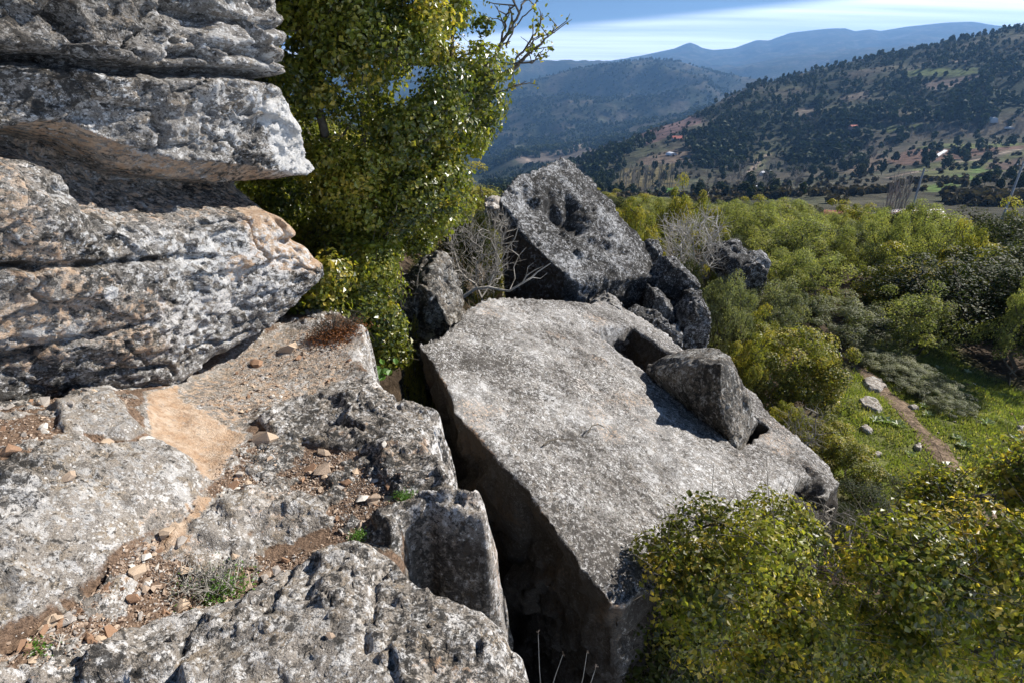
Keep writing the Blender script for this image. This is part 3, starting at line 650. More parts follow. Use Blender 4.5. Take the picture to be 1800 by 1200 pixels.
# ------------------------------------------------------------------ boulders: closed solids, remeshed and weathered
def remesh(bm_, voxel, cutter=None):
    me = bpy.data.meshes.new('tmp'); bm_.to_mesh(me); ob = bpy.data.objects.new('tmp', me); COL.objects.link(ob)
    co = None
    if cutter is not None:
        cm = bpy.data.meshes.new('tmpc'); cutter.to_mesh(cm); co = bpy.data.objects.new('tmpc', cm); COL.objects.link(co)
        bo = ob.modifiers.new('b', 'BOOLEAN'); bo.operation = 'DIFFERENCE'; bo.object = co; bo.solver = 'EXACT'
    rm = ob.modifiers.new('r', 'REMESH'); rm.mode = 'VOXEL'; rm.voxel_size = voxel
    dg = bpy.context.evaluated_depsgraph_get(); ev = ob.evaluated_get(dg); m2 = ev.to_mesh()
    n = len(m2.vertices); Vv = np.empty(n*3, np.float32); m2.vertices.foreach_get('co', Vv); Vv = Vv.reshape(-1, 3).astype(float)
    Nn = np.empty(n*3, np.float32); m2.vertices.foreach_get('normal', Nn); Nn = Nn.reshape(-1, 3).astype(float)
    lt = np.empty(len(m2.polygons), np.int32); m2.polygons.foreach_get('loop_total', lt)
    vi = np.empty(len(m2.loops), np.int32); m2.loops.foreach_get('vertex_index', vi)
    ls = np.empty(len(m2.polygons), np.int32); m2.polygons.foreach_get('loop_start', ls)
    fs = []
    for k in np.unique(lt):
        st = ls[lt == k]; fs.append(vi[st[:, None] + np.arange(k)[None, :]])
    ev.to_mesh_clear(); bpy.data.objects.remove(ob); bpy.data.meshes.remove(me)
    if co is not None: bpy.data.objects.remove(co); bpy.data.meshes.remove(cm)
    return Vv, Nn, fs
def weather(Vv, Nn, a=0.05, sc=2.0, b_=0.02, sb=8.0, pit=0.03, sp=10.0, chips=0.03, seed=0, strat=None):
    d = fbm(Vv, sc, 4, 0.55, off=seed)*a + fbm(Vv, sb, 4, 0.6, off=seed+20)*b_ - np.clip(fbm(Vv, sp, 3, off=seed+40)-0.1, 0, 1)*pit*2 \
        - np.clip(fbm(Vv, sc*1.6, 3, ridged=True, off=seed+60)-0.55, 0, 1)*chips*3
    if strat is not None:
        d = d + fbm(Vv*np.array(strat), 1.0, 4, ridged=True, off=seed+9)*a*0.5
    return Vv + Nn*d[:, None]
def hull_bm(pts):
    bm_ = bmesh.new()
    for p in pts: bm_.verts.new(p)
    bmesh.ops.convex_hull(bm_, input=bm_.verts); 
    for v in [v for v in bm_.verts if not v.link_faces]: bm_.verts.remove(v)
    bmesh.ops.recalc_face_normals(bm_, faces=bm_.faces); return bm_
def poly_bm(top, bot):
    bm_ = bmesh.new(); n = len(top); a = [bm_.verts.new(p) for p in top]; c = [bm_.verts.new(p) for p in bot]
    bm_.faces.new(a); bm_.faces.new(c[::-1])
    for i in range(n): bm_.faces.new((a[i], c[i], c[(i+1) % n], a[(i+1) % n]))
    bmesh.ops.recalc_face_normals(bm_, faces=bm_.faces); return bm_
def rock(name, label, cat, pts, mat, voxel=0.02, group=None, **kw):
    Vv, Nn, fs = remesh(hull_bm(pts), voxel); N0 = Vv.copy(); Vv = weather(Vv, Nn, **kw); Vv = Vv + Nn*(facets(N0, 1.2/voxel*0.05, kw.get('a', 0.05)*0.7, 41+int(kw.get('seed', 0)) % 7))[:, None]
    c = Vv.mean(0); c[2] = Vv[:, 2].min()
    o = link(name, mesh_np(name, Vv - c, fs, mat, smooth=True, attr=np.zeros((len(Vv), 4))), loc=c); tag(o, label, cat, group); return o
def lump(outline, yc, t, front=0.6, jit=0.0, back=0.7, drop=0.0):
    A = np.array([at_y(a, b_, yc) for a, b_ in outline]); c = A.mean(0)
    Fr = c + (A-c)*front; Fr[:, 1] -= t*0.5; Bk = c + (A-c)*back; Bk[:, 1] += t*0.5
    out = np.r_[A, Fr, Bk]
    if drop: D = A[A[:,2] < c[2]].copy(); D[:,:2] = c[:2] + (D[:,:2]-c[:2])*1.05; D[:,2] = np.minimum(gz(D[:,0], D[:,1]) - 0.25, D[:,2]-0.1); out = np.r_[out, D]
    return out

# the great slab with the rock-cut grave
SP0 = at_z(740, 605, -2.0); SPb = at_z(1090, 1060, -2.3); SPc = at_z(1475, 840, -3.2)
SN = np.cross(SPb - SP0, SPc - SP0); SN /= np.linalg.norm(SN); SN = SN if SN[2] > 0 else -SN
def sp(px, py, lift=0.0): return on_plane(px, py, SP0 + SN*lift, SN)
top = [sp(*p) for p in [(735,605),(762,640),(790,690),(800,725),(848,775),(882,815),(925,858),(965,915),(1008,970),(1022,1000),(1052,1030),(1070,1056),(1092,1064),(1125,1040),(1200,1020),(1300,960),(1380,925),(1425,900),(1455,870),(1480,842),(1440,798),(1400,762),(1350,722),(1330,690),(1262,650),(1202,614),(1175,588),(1130,556),(1062,527),(1030,531),(960,526),(900,521),(850,525),(826,536),(806,562),(778,586)]]
top = np.array(top); c0 = top.mean(0)
bot = top.copy(); bot[:, 2] -= 2.2; bot[:, :2] = c0[:2] + (bot[:, :2]-c0[:2])*0.93; bot[:, 0] += 0.10
cut_t = np.array([sp(1036,574,0.3)+0, sp(1110,570,0.3), sp(1200,628,0.3), sp(1353,750,0.3), sp(1300,790,0.3)])
slot = np.array([sp(1038,576), sp(1108,572), sp(1354,750), sp(1301,788)])
slab_bm = poly_bm(top, bot)
ax_ = (slot[3]-slot[0]); sb2 = slot - SN*0.60; sb2[0] = slot[0] + ax_*0.10 - SN*0.50; sb2[1] = slot[1] + (slot[2]-slot[1])*0.08 - SN*0.50
st2 = slot.copy() + SN*0.05; st3 = slot + SN*0.5
cutter = poly_bm(st2, sb2)
Vv, Nn, fs = remesh(slab_bm, 0.029, cutter)
lv = (Vv - SP0) @ SN                                  # height over the top plane
flat = sstep(-0.06, -0.02, lv)*sstep(0.8, 0.95, Nn @ SN)
u1 = np.array([1.0, 0, 0]) - SN*SN[0]; u1 /= np.linalg.norm(u1); u2 = np.cross(SN, u1)
UV = np.c_[(Vv-SP0)@u1, (Vv-SP0)@u2]
d = fbm(Vv, 0.9, 3, off=3)*0.035*flat + fbm(Vv, 1.8, 4, off=3)*0.05*(1-flat)*sstep(-0.03, -0.3, lv)
d += fbm(Vv, 9, 4, 0.6, off=7)*(0.012*flat + 0.03*(1-flat)) - np.clip(fbm(Vv, 14, 3, off=11)-0.2, 0, 1)*0.045 - np.clip(fbm(Vv, 3.0, 4, ridged=True, off=16)-0.62, 0, 1)*0.08
# worn edges
sdt = sdpoly(UV, np.c_[(top-SP0)@u1, (top-SP0)@u2]); sds = -sdpoly(UV, np.c_[(slot-SP0)@u1, (slot-SP0)@u2])
d += -0.035*np.clip(1 - sdt/0.09, 0, 1)**2*flat*(1+1.2*fbm(Vv, 5, 3, off=44)) 
def bump2(pts, dep, wid):
    L = np.array([sp(*p) for p in pts]); return dep*np.exp(-(dline(UV, np.c_[(L-SP0)@u1, (L-SP0)@u2])/wid)**2)*flat
d -= bump2([(1415,812),(1432,832),(1445,855),(1450,880)], 0.10, 0.03) + bump2([(995,735),(1015,748),(1030,760)], 0.03, 0.035) + bump2([(955,775),(985,770),(1005,772)], 0.03, 0.012)
d -= bump2([(1108,735),(1130,738)],0.015,0.03) + bump2([(1046,590),(1120,655),(1180,705),(1290,796)], 0.022, 0.03)
d -= bump2([(1200,800),(1215,812)],0.02,0.05) + bump2([(870,600),(905,660),(960,700),(985,760),(1050,830),(1150,880)],0.018,0.007) + bump2([(1000,590),(1040,660),(1090,690)],0.015,0.006) + bump2([(900,690),(915,700)],0.015,0.05) + bump2([(1090,900),(1130,925)],0.02,0.04) + bump2([(930,600),(1010,640),(1080,700)],0.010,0.012) + bump2([(1000,850),(1060,870),(1150,860)],0.010,0.010)
# break-out near the right tip, knobbly upper rim
br = np.array([sp(*p) for p in [(1395,850),(1420,836),(1450,850),(1460,900),(1440,950),(1400,940)]]); sb_ = sdpoly(UV + np.c_[fbm(Vv,5,3), fbm(Vv,5,3,off=8)]*0.06, np.c_[(br-SP0)@u1, (br-SP0)@u2])
d -= 0.42*sstep(-0.02, 0.07, sb_)*sstep(-0.3, -0.1, lv)
kn = np.array([sp(*p) for p in [(1062,527),(1202,614),(1180,580),(1130,545)]]); 
d += 0.06*fbm(Vv, 3.5, 3, off=77)*sstep(0.35, 0.0, dline(UV, np.c_[(kn-SP0)@u1, (kn-SP0)@u2]))
d += ((facets(Vv, 2.2, 0.08, 21) + facets(Vv, 6, 0.03, 22))*(1-flat)*sstep(-0.05, -0.35, lv) + facets(UV, 1.3, 0.018, 23)*flat)
Vv = Vv + Nn*d[:, None]
og = 0.40*flat*sstep(0.0, 0.35, fbm(Vv, 1.5, 4, off=23)+0.05); og = np.maximum(og, 0.55*(1-flat)*sstep(-0.1, 0.3, fbm(Vv, 2.5, 4, off=28)))
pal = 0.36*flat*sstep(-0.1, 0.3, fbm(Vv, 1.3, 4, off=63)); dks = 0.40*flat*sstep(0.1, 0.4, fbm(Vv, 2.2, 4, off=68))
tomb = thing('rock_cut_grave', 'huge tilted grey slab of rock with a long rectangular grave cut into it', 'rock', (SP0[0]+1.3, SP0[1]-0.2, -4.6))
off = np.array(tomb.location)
link('slab', mesh_np('slab', Vv-off, fs, M_slab, smooth=True, attr=np.c_[og, og*0, pal, np.maximum(dks, 0.80*(1-flat)*sstep(0.3,-0.3,Nn@SN-0.3))]), tomb)  # dark side mask: black lichen, plus cleft shade put into the colour

# the displaced lid
A = sp(1133,652, 0.04); B = sp(1299,784, -0.02)
lid = [A, sp(1150,690,-0.15), sp(1230,735,-0.2), B, B + np.array([0,0,-0.25]), sp(1328,752,-0.1), sp(1332,740,0.02),
       at_y(1138,640,5.0), at_y(1150,632,5.0), at_y(1190,624,4.9), at_y(1212,612,4.85), at_y(1262,611,4.75), at_y(1285,622,4.6), at_y(1300,655,4.45), at_y(1318,700,4.42),
       at_y(1268,640,4.15), at_y(1264,690,4.05), at_y(1275,745,3.95), at_y(1215,622,4.6), A + np.array([0.5,0.5,-0.3]), at_y(1300,740,5.0)]
lid = np.array([np.asarray(p) for p in lid])
rock('grave_lid', 'wedge shaped stone lid tipped up on edge in the cut grave of the slab', 'stone lid', lid, M_lid, 0.018, a=0.03, sc=2.5, b_=0.014, pit=0.012, chips=0.02, seed=5)

# the upright boulder behind the slab
up = [at_y(877,345,7.2), at_y(905,312,7.7), at_y(940,300,8.1), at_y(985,275,8.7), at_y(1004,284,8.8), at_y(1035,315,8.8), at_y(1072,350,8.7), at_y(1105,400,8.4), at_y(1148,452,8.0), at_y(1158,492,7.7), at_y(1142,486,7.3),
      at_y(1020,500,6.6), at_y(995,480,6.55), at_y(960,450,6.65), at_y(925,420,6.8), at_y(890,395,7.0), at_y(880,375,7.1)]
up = np.array(up)*1.10; low = up.copy(); low[:, 2] = -4.4; low[:, :2] = low[:, :2].mean(0) + (low[:, :2]-low[:, :2].mean(0))*0.85
Vv, Nn, fs = remesh(hull_bm(np.r_[up, low]), 0.034)
dv = weather(Vv, Nn, a=0.045, sc=1.6, b_=0.035, sb=7, pit=0.03, sp=9, chips=0.02, seed=70) 
hp = at_y(985,390,7.7)*1.10; ax = np.array([1.0, 0.1, -0.45]); ax /= np.linalg.norm(ax)
w_ = Vv-hp; al = np.abs(w_@ax); pr_ = np.linalg.norm(w_ - np.outer(w_@ax, ax), axis=1)
dent = 0.40*sstep(1.05, 0.15, np.sqrt((al/0.95)**2+(pr_/0.48)**2) + 0.38*fbm(Vv, 2.2, 3, off=91))*sstep(-0.1,0.3,Nn@np.array(sun_dir[:])); hp2 = at_y(1055,440,7.5)*1.10; dent = np.maximum(dent, 0.22*sstep(1.0, 0.2, np.sqrt((np.abs((Vv-hp2)@ax)/0.6)**2 + (np.linalg.norm((Vv-hp2) - np.outer((Vv-hp2)@ax, ax), axis=1)/0.26)**2) + 0.3*fbm(Vv, 3, 3, off=97))); dent += 0.03*np.exp(-(np.linalg.norm(Vv-hp2, axis=1)/0.3)**2)
dv = dv - Nn*dent[:, None] + Nn*((facets(Vv, 2.2, 0.045, 31) + facets(Vv, 7, 0.02, 32))*sstep(0.0,0.3,Nn@np.array(sun_dir[:])))[:, None]
c = dv.mean(0); c[2] = dv[:,2].min()
ub = link('upright_boulder', mesh_np('upright_boulder', dv-c, fs, M_boulder, smooth=True, attr=np.c_[0.5*sstep(0.0,-0.5,Nn[:,0]+0.3*Nn[:,2])[:,None]*np.array([[1,0,0]]), np.maximum(0.55*sstep(0.1,-0.3,Nn@np.array(sun_dir[:])), 0.55*sstep(0.05, 0.3, dent + 0.15*fbm(Vv, 1.5, 3, off=99)))]), loc=c)  # shade painted on faces turned from the sun; hollow darkened with black lichen
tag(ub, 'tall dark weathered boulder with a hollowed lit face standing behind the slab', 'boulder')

rock('boulder', 'rounded grey boulder with a dark niche between the oak and the slab', 'boulder', lump([(700,505),(712,478),(740,452),(768,438),(792,462),(806,500),(818,535),(806,560),(780,592),(750,610),(715,600),(700,560)], 5.5, 1.1, 0.65, drop=1.2), M_lid, 0.022, a=0.09, sc=2.0, b_=0.04, pit=0.05, chips=0.05, seed=11)
rock('boulder', 'sharp edged angular block leaning on the upright boulder at its right', 'boulder', np.r_[lump([(1128,490),(1170,448),(1186,450),(1228,492),(1226,500),(1182,534),(1160,520)], 8.3, 0.7, 0.8), [at_y(1180,560,8.4)]], M_boulder, 0.018, a=0.03, sc=2.5, b_=0.025, pit=0.03, chips=0.02, seed=21)
rock('boulder', 'small pale topped rock poking up right behind the upright boulder', 'boulder', lump([(1128,432),(1140,422),(1158,425),(1163,445),(1160,470),(1135,460)], 9.4, 0.5, 0.7, drop=0.8), M_boulder, 0.02, a=0.05, sc=3, b_=0.03, pit=0.02, chips=0.03, seed=31)
rock('boulder', 'dark square rock in the shade beneath the angular block beside the bush', 'boulder', lump([(1184,545),(1212,512),(1232,508),(1242,540),(1238,580),(1215,612),(1190,610),(1180,575)], 7.6, 0.8, 0.8, drop=1.0), M_boulder, 0.02, a=0.05, sc=2.5, b_=0.03, pit=0.04, chips=0.04, seed=41)
rock('boulder', 'pale streaked rock wedged under the upright boulder above the slab rim', 'boulder', lump([(1130,528),(1140,500),(1160,505),(1185,545),(1178,565),(1140,560)], 7.7, 0.6, 0.8, drop=0.9), M_boulder, 0.02, a=0.05, sc=2.5, b_=0.03, pit=0.03, chips=0.04, seed=51)
rock('boulder', 'knobbly low rock along the far rim of the slab', 'boulder', lump([(1095,545),(1110,538),(1150,545),(1175,562),(1195,580),(1200,606),(1180,600),(1150,580)], 7.2, 0.5, 0.8, drop=0.5), M_boulder, 0.016, a=0.09, sc=4.0, b_=0.04, pit=0.05, chips=0.05, seed=61)
rock('boulder', 'small peaked grey rock at the top edge of the slab', 'boulder', lump([(1030,535),(1050,522),(1072,517),(1090,530),(1100,545),(1060,548)], 7.2, 0.5, 0.8, drop=0.4), M_slab, 0.016, a=0.05, sc=4.0, b_=0.03, pit=0.02, chips=0.05, seed=71)
rock('boulder', 'flat blue grey rock lying among the shrubs beyond the dead branches', 'boulder', lump([(1250,458),(1265,440),(1305,436),(1330,440),(1345,458),(1325,470),(1290,476),(1262,470)], 11.5, 1.4, 0.7, drop=1.0), M_boulder, 0.04, a=0.16, sc=1.3, b_=0.05, pit=0.05, chips=0.08, seed=81)
rock('boulder', 'dark wedge boulder with a sunlit top edge beside the grass path', 'boulder', lump([(1508,548),(1520,540),(1550,546),(1582,560),(1592,575),(1585,592),(1545,590),(1515,570)], 14.2, 1.3, 0.75, drop=0.6), M_boulder, 0.035, a=0.06, sc=1.4, b_=0.04, pit=0.04, chips=0.05, seed=91)
rock('boulder', 'pale flat rock glimpsed between the oak crown and the upright boulder', 'boulder', lump([(850,352),(870,350),(885,356),(885,372),(852,370)], 11, 1.0, 0.8, drop=0.8), M_pale, 0.04, a=0.08, sc=2, b_=0.04, pit=0.04, chips=0.05, seed=95)
# flat stones set in the turf
for i, (poly, lab) in enumerate([
    ([(1512,668),(1530,661),(1550,668),(1562,682),(1548,692),(1525,688)], 'large pale flat stone at the upper end of the trodden path'),
    ([(1505,703),(1520,697),(1540,704),(1556,722),(1545,728),(1515,718)], 'pale flat slab in the turf just left of the path'),
    ([(1508,752),(1520,748),(1536,758),(1532,765),(1515,760)], 'small white stone in the turf below the pale flat slab'),
    ([(1594,716),(1606,714),(1616,720),(1604,724)], 'small pale stone lying on the right side of the path'),
    ([(1604,782),(1614,778),(1622,786),(1618,794),(1606,792)], 'bluish stone in the grass left of the lower path'),
    ([(1530,800),(1544,795),(1552,802),(1540,806)], 'long pale stone half sunk in grass under the big green shrub'),
    ([(1610,653),(1625,651),(1632,658),(1618,661)], 'blue grey stone in the shaded grass near the creeping shrub'),
    ([(1785,752),(1796,748),(1805,760),(1795,770)], 'blue grey stone at the right edge of the grass'),
    ([(1586,580),(1600,578),(1612,584),(1600,588)], 'flat stone lying at the foot of the dark wedge boulder'),
    ([(1480,622),(1490,618),(1500,622),(1492,627)], 'little pale stone on the bare earth beside the yellow green shrub')]):
    q_ = np.array([hit(a, b_, 3.0) for a, b_ in poly]); qc = q_.mean(0)
    pts = np.r_[q_ + [0,0,-0.05], qc + (q_-qc)*0.8 + [0,0,0.07], q_ + [0,0,-0.15]]
    rock('flat_stone', lab, 'stone', pts, M_pale, 0.025, 'pale stones in the grass', a=0.03, sc=3, b_=0.015, pit=0.01, chips=0.02, seed=100+i)
print('rocks ok')
#@@PART4
# ------------------------------------------------------------------ plants: generators
def unit(v): return v/(np.linalg.norm(v, axis=-1, keepdims=True)+1e-9)
def leaf_cloud(C, Nr, size, r, full=False, aspect=0.62, R=None, G=None, axis=None):
    """one small folded leaf per row of C"""
    n = len(C); Nr = unit(Nr)
    A = unit(np.cross(Nr, unit(r.normal(size=(n, 3))))) if axis is None else unit(axis - (axis*Nr).sum(1, keepdims=True)*Nr)
    B = np.cross(Nr, A); L = size[:, None]; w = L*aspect*0.5
    if full:
        pts = [C - A*L*0.5, C - A*L*0.22 + B*w*0.85 + Nr*w*0.3, C + A*L*0.18 + B*w + Nr*w*0.35, C + A*L*0.5 - Nr*w*0.25, C + A*L*0.18 - B*w + Nr*w*0.35, C - A*L*0.22 - B*w*0.85 + Nr*w*0.3]
        k = 6; V_ = np.stack(pts, 1).reshape(-1, 3); b0 = np.arange(n)*k
        f_ = np.r_[np.c_[b0, b0+1, b0+2, b0+3], np.c_[b0, b0+3, b0+4, b0+5]]
    else:
        pts = [C - A*L*0.5, C + B*w + Nr*w*0.35, C + A*L*0.5 - Nr*w*0.2, C - B*w + Nr*w*0.35]
        k = 4; V_ = np.stack(pts, 1).reshape(-1, 3); b0 = np.arange(n)*k
        f_ = np.r_[np.c_[b0, b0+1, b0+2], np.c_[b0, b0+2, b0+3]]
    R = r.random(n) if R is None else R; G = np.zeros(n) if G is None else G
    at = np.repeat(np.c_[R, G, np.zeros(n)], k, axis=0)
    return V_, f_, at
def leaf_shell(C, Dc, idx, cs, r, squash=0.85):
    u = unit(r.normal(size=(len(idx), 3)) + Dc[idx]*0.35 + np.array([0, 0, 0.25])); ru = (0.45 + 0.55*r.random(len(idx))**0.45)*cs[idx]*(1 + 0.45*fbm(u + C[idx]*3, 1.6, 2))
    P_ = C[idx] + u*ru[:, None]*np.array([1, 1, squash]); Nr = u*0.9 + r.normal(size=u.shape)*0.34 + np.array([0, 0, 0.25]); return P_, Nr, u
def tubes(lines, sides=4):
    """lines: list of (points (k,3), radii (k,)) -> V, F quads"""
    Vs, Fs, o = [], [], 0
    for pts, rad in lines:
        pts = np.asarray(pts, float); k = len(pts); rad = np.broadcast_to(rad, (k,))
        t = np.gradient(pts, axis=0); t = unit(t); ref = np.array([0.31, 0.2, 0.93]) if abs(t[0,2]) < 0.9 else np.array([1., 0.1, 0])
        a = unit(np.cross(t, ref)); b_ = np.cross(t, a); an = np.arange(sides)*2*pi/sides
        ringv = pts[:, None] + rad[:, None, None]*(np.cos(an)[None, :, None]*a[:, None] + np.sin(an)[None, :, None]*b_[:, None])
        Vs.append(ringv.reshape(-1, 3)); i = np.arange(k-1)[:, None]*sides; j = np.arange(sides)[None, :]; j2 = (j+1) % sides
        Fs.append(np.stack([i+j, i+j2, i+sides+j2, i+sides+j], -1).reshape(-1, 4) + o); o += k*sides
    return np.concatenate(Vs), np.concatenate(Fs)
def skeleton(base, targets, r, rbase=0.05, rtip=0.004, sag=0.12, trunk_pts=None):
    """connect every cluster to the nearest node closer to the base -> branching limbs, pipe-model radii"""
    base = np.asarray(base, float); order = np.argsort(np.linalg.norm(targets-base, axis=1))
    nodes = [base] + ([] if trunk_pts is None else [np.asarray(p, float) for p in trunk_pts]); par = [-1] + list(range(len(nodes)-1))
    fromb = [0.0]
    for i in range(1, len(nodes)): fromb.append(fromb[i-1] + np.linalg.norm(nodes[i]-nodes[i-1]))
    for ti in order:
        t = targets[ti]; N_ = np.array(nodes); d = np.linalg.norm(N_-t, axis=1) + 0.25*np.array(fromb)
        p = int(np.argmin(d)); L = np.linalg.norm(t-N_[p]); m_ = max(1, int(L/(0.12 + 0.25*np.linalg.norm(t-base)*0.2)))
        prev = p
        for s_ in range(1, m_+1):
            q_ = N_[p] + (t-N_[p])*s_/m_ + (r.normal(size=3)*L*0.06 if s_ < m_ else 0); q_ = q_ + np.array([0, 0, -sag*L*math.sin(pi*s_/m_)*0.5])
            nodes.append(q_); par.append(prev); fromb.append(fromb[prev] + np.linalg.norm(q_-nodes[prev])); prev = len(nodes)-1
    n = len(nodes); w = np.zeros(n); 
    for i in range(n-1, 0, -1):
        w[i] = max(w[i], 1.0) if w[i] == 0 else w[i]; w[par[i]] += w[i]
    rad = rtip + (rbase-rtip)*np.sqrt(w/w[0])*1.0
    lines = [(np.array([nodes[par[i]], nodes[i]]), np.array([rad[i] if par[i] != 0 else rad[i]*1.2, rad[i]*0.85])) for i in range(1, n)]
    return lines, np.array(nodes), w
def crown_clusters(r, n, shell=0.55, lump_=0.35, squash=1.0, top_bias=0.25):
    """cluster centres in a bumpy unit crown, base at z=0, top about z=2"""
    D = unit(r.normal(size=(n*2, 3))); D[:, 2] += top_bias; D = unit(D); D = D[D[:, 2] > -0.75][:n]
    lobes = 1 + lump_*fbm(D, 1.6, 2, off=float(r.integers(100)))*1.8
    rad = (shell + (1-shell)*r.random(len(D))**0.6)*lobes
    return D*rad[:, None], D
def shrub_mesh(seed, n_cl=70, per=190, leaf=0.045, cl=0.24, shell=0.5, lump_=0.4, mat=None, full=False, stemmy=0.0, tall=False, yellow=0.25):
    r = np.random.default_rng(seed); C, D = crown_clusters(r, n_cl, shell, lump_)
    C = C*np.array([1, 1, 1.0]) + np.array([0, 0, 1.0]); C[:, 2] = np.maximum(C[:, 2], 0.08)
    if tall: C[:, 2] = 0.35 + C[:, 2]*0.83
    n = len(C); k = r.poisson(per, n); idx = np.repeat(np.arange(n), k)
    P_, Nr, g = leaf_shell(C, D, idx, cl*(0.65+0.8*r.random(n)), r); P_[:, 2] = np.abs(P_[:, 2]); ctone = r.random(n)
    R_ = np.clip(0.15 + 0.55*ctone[idx] + 0.35*r.normal(size=len(idx))*0.6 + 0.25*D[idx][:, 2], 0, 1)
    outer = g[:, 2]
    G_ = np.clip(r.random(len(idx))*0.75 + (ctone[idx] > 1-yellow)*0.35 + 0.12*np.clip(outer, 0, 1), 0, 1)
    V_, f_, at = leaf_cloud(P_, Nr, leaf*(0.7+0.6*r.random(len(idx))), r, full, R=R_, G=G_)
    fol = mesh_np('foliage', V_, f_, mat, attr=at)
    lines, _, _ = skeleton((0, 0, 0), C[:: max(1, n//70)], r, 0.055, 0.006)
    # fine twigs inside the clusters
    for i in r.choice(n, min(n, 120), replace=False):
        for _ in range(2):
            e = C[i] + unit(r.normal(size=3))*cl*1.0 + D[i]*cl*0.4; lines.append((np.array([C[i], (C[i]+e)/2 + r.normal(size=3)*0.01, e]), np.array([0.006, 0.004, 0.002])))
    tv, tf = tubes(lines, 3); st = mesh_np('branches', tv, tf, M_twig if stemmy else M_wood)
    return fol, st
def plant_at(name, label, cat, meshes, loc, sx, sz, rot, group=None, extra_kind=True):
    t = thing(name, label, cat, loc, rot, group); t.scale = (sx, sx, sz)
    a = link('foliage', meshes[0], t); a['kind'] = 'stuff'
    b2 = link('branches', meshes[1], t); b2['kind'] = 'stuff'; return t

# ------------------------------------------------------------------ the holly-leaved oak growing beside the rock face
def ypoly(pts, y): return np.array([at_y(a, b_, y)[[0, 2]] for a, b_ in pts])
OY = 5.3
def fill(poly_px, y, n, thick, r, ymin=None):
    pl = ypoly(poly_px, y); lo, hi = pl.min(0), pl.max(0); out = []
    while len(out) < n:
        q_ = lo + (hi-lo)*r.random((n*2, 2)); sd = sdpoly(q_, pl); ok = sd > 0.02
        for a, s_ in zip(q_[ok], sd[ok]):
            tk = thick*math.sqrt(min(1, s_/(thick*0.8))*(2-min(1, s_/(thick*0.8))) + 1e-6)
            v = r.random(); side = -1 if r.random() < 0.68 else 1
            out.append((a[0], y + side*tk*(1-0.55*v*v), a[1]))
    P_ = np.array(out[:n]); k = P_[:, 1]/y          # keep the same bearing at the new distance
    P_[:, 0] *= k; P_[:, 2] *= k; return P_
r = np.random.default_rng(21)
main = [(430,-260),(860,-260),(885,-160),(845,-60),(842,0),(865,50),(876,110),(870,165),(880,200),(860,240),(842,262),(820,300),(822,335),(785,400),(765,415),(715,445),(680,470),(650,490),(600,505),(560,480),(520,400),(440,380),(420,0)]
C1 = fill(main, OY, 640, 1.0, r)
C2 = fill([(585,440),(680,450),(672,530),(698,590),(704,618),(685,630),(665,638),(650,622),(628,590),(600,560),(575,520)], 4.45, 110, 0.35, r)
C3 = fill([(520,488),(560,462),(600,470),(610,530),(585,560),(550,570),(520,560),(505,530)], 4.05, 32, 0.22, r)
C4 = fill([(540,400),(700,410),(690,520),(600,530),(550,500)], 4.85, 75, 0.4, r)
Call = np.r_[C1, C2, C3, C4]
noise_keep = fbm(Call, 2.0, 2, off=33) > -0.20
pxy = (Call[:,0]/(Call[:,1]*CP - Call[:,2]*SP)*F + 900)
sparse = (pxy > 800) & (r.random(len(Call)) < 0.45)
Call = Call[noise_keep & ~sparse]
trunk_base = np.array([-1.55, 5.3, float(gz(np.array([-1.55]), np.array([5.3]))[0]) - 0.1])
oak = thing('holly_oak', 'big evergreen oak with glossy yellow green leaves growing against the overhanging rock face', 'tree', tuple(trunk_base))
n = len(Call); csz = 0.085 + 0.15*r.random(n)**1.3; k = r.poisson(8200*csz**2 + 80); idx = np.repeat(np.arange(n), k); ctr = np.array([-1.6, 5.5, -0.6])
Dc = unit(Call - ctr); Dc[:, 1] -= 0.3; Dc = unit(Dc)
P_, Nr, g = leaf_shell(Call, Dc, idx, csz, r); ct = np.clip(0.5 + fbm(Call, 2.2, 2, off=50)*1.2 + r.normal(size=n)*0.22, 0, 1)
R_ = np.clip(0.05 + 0.75*ct[idx] + r.normal(size=len(idx))*0.22, 0, 1); G_ = np.clip(r.random(len(idx))*0.72 + (r.random(n)[idx] > 0.88)*0.30 + 0.10*ct[idx], 0, 1)
V_, f_, at = leaf_cloud(P_, Nr, 0.034*np.clip(np.exp(r.normal(size=len(idx))*0.28), 0.5, 1.7), r, False, 0.78, R=R_, G=G_)
fo_ = link('foliage', mesh_np('foliage', V_-trunk_base, f_, M_oak, attr=at), oak); fo_['kind'] = 'stuff'
lines, nodes, w_ = skeleton(trunk_base, Call[::2], r, 0.075, 0.0035, trunk_pts=[(-1.5,5.25,-2.3),(-1.42,5.3,-1.7),(-1.5,5.4,-1.1)])
tr_l = [l for l in lines if l[1][0] > 0.022]; br_l = [l for l in lines if l[1][0] <= 0.022]
for i in range(0, n, 2):
    for _ in range(3):
        e = Call[i] + unit(r.normal(size=3))*csz[i]*1.4; br_l.append((np.array([Call[i], (Call[i]+e)/2 + r.normal(size=3)*0.012, e]), np.array([0.0035, 0.0025, 0.0015])))
tv, tf = tubes([(a-trunk_base, b_) for a, b_ in tr_l], 7); link('trunk', mesh_np('trunk', tv, tf, M_wood, smooth=True), oak)
tv, tf = tubes([(a-trunk_base, b_) for a, b_ in br_l], 4); link('branches', mesh_np('branches', tv, tf, M_wood), oak)['kind'] = 'stuff'
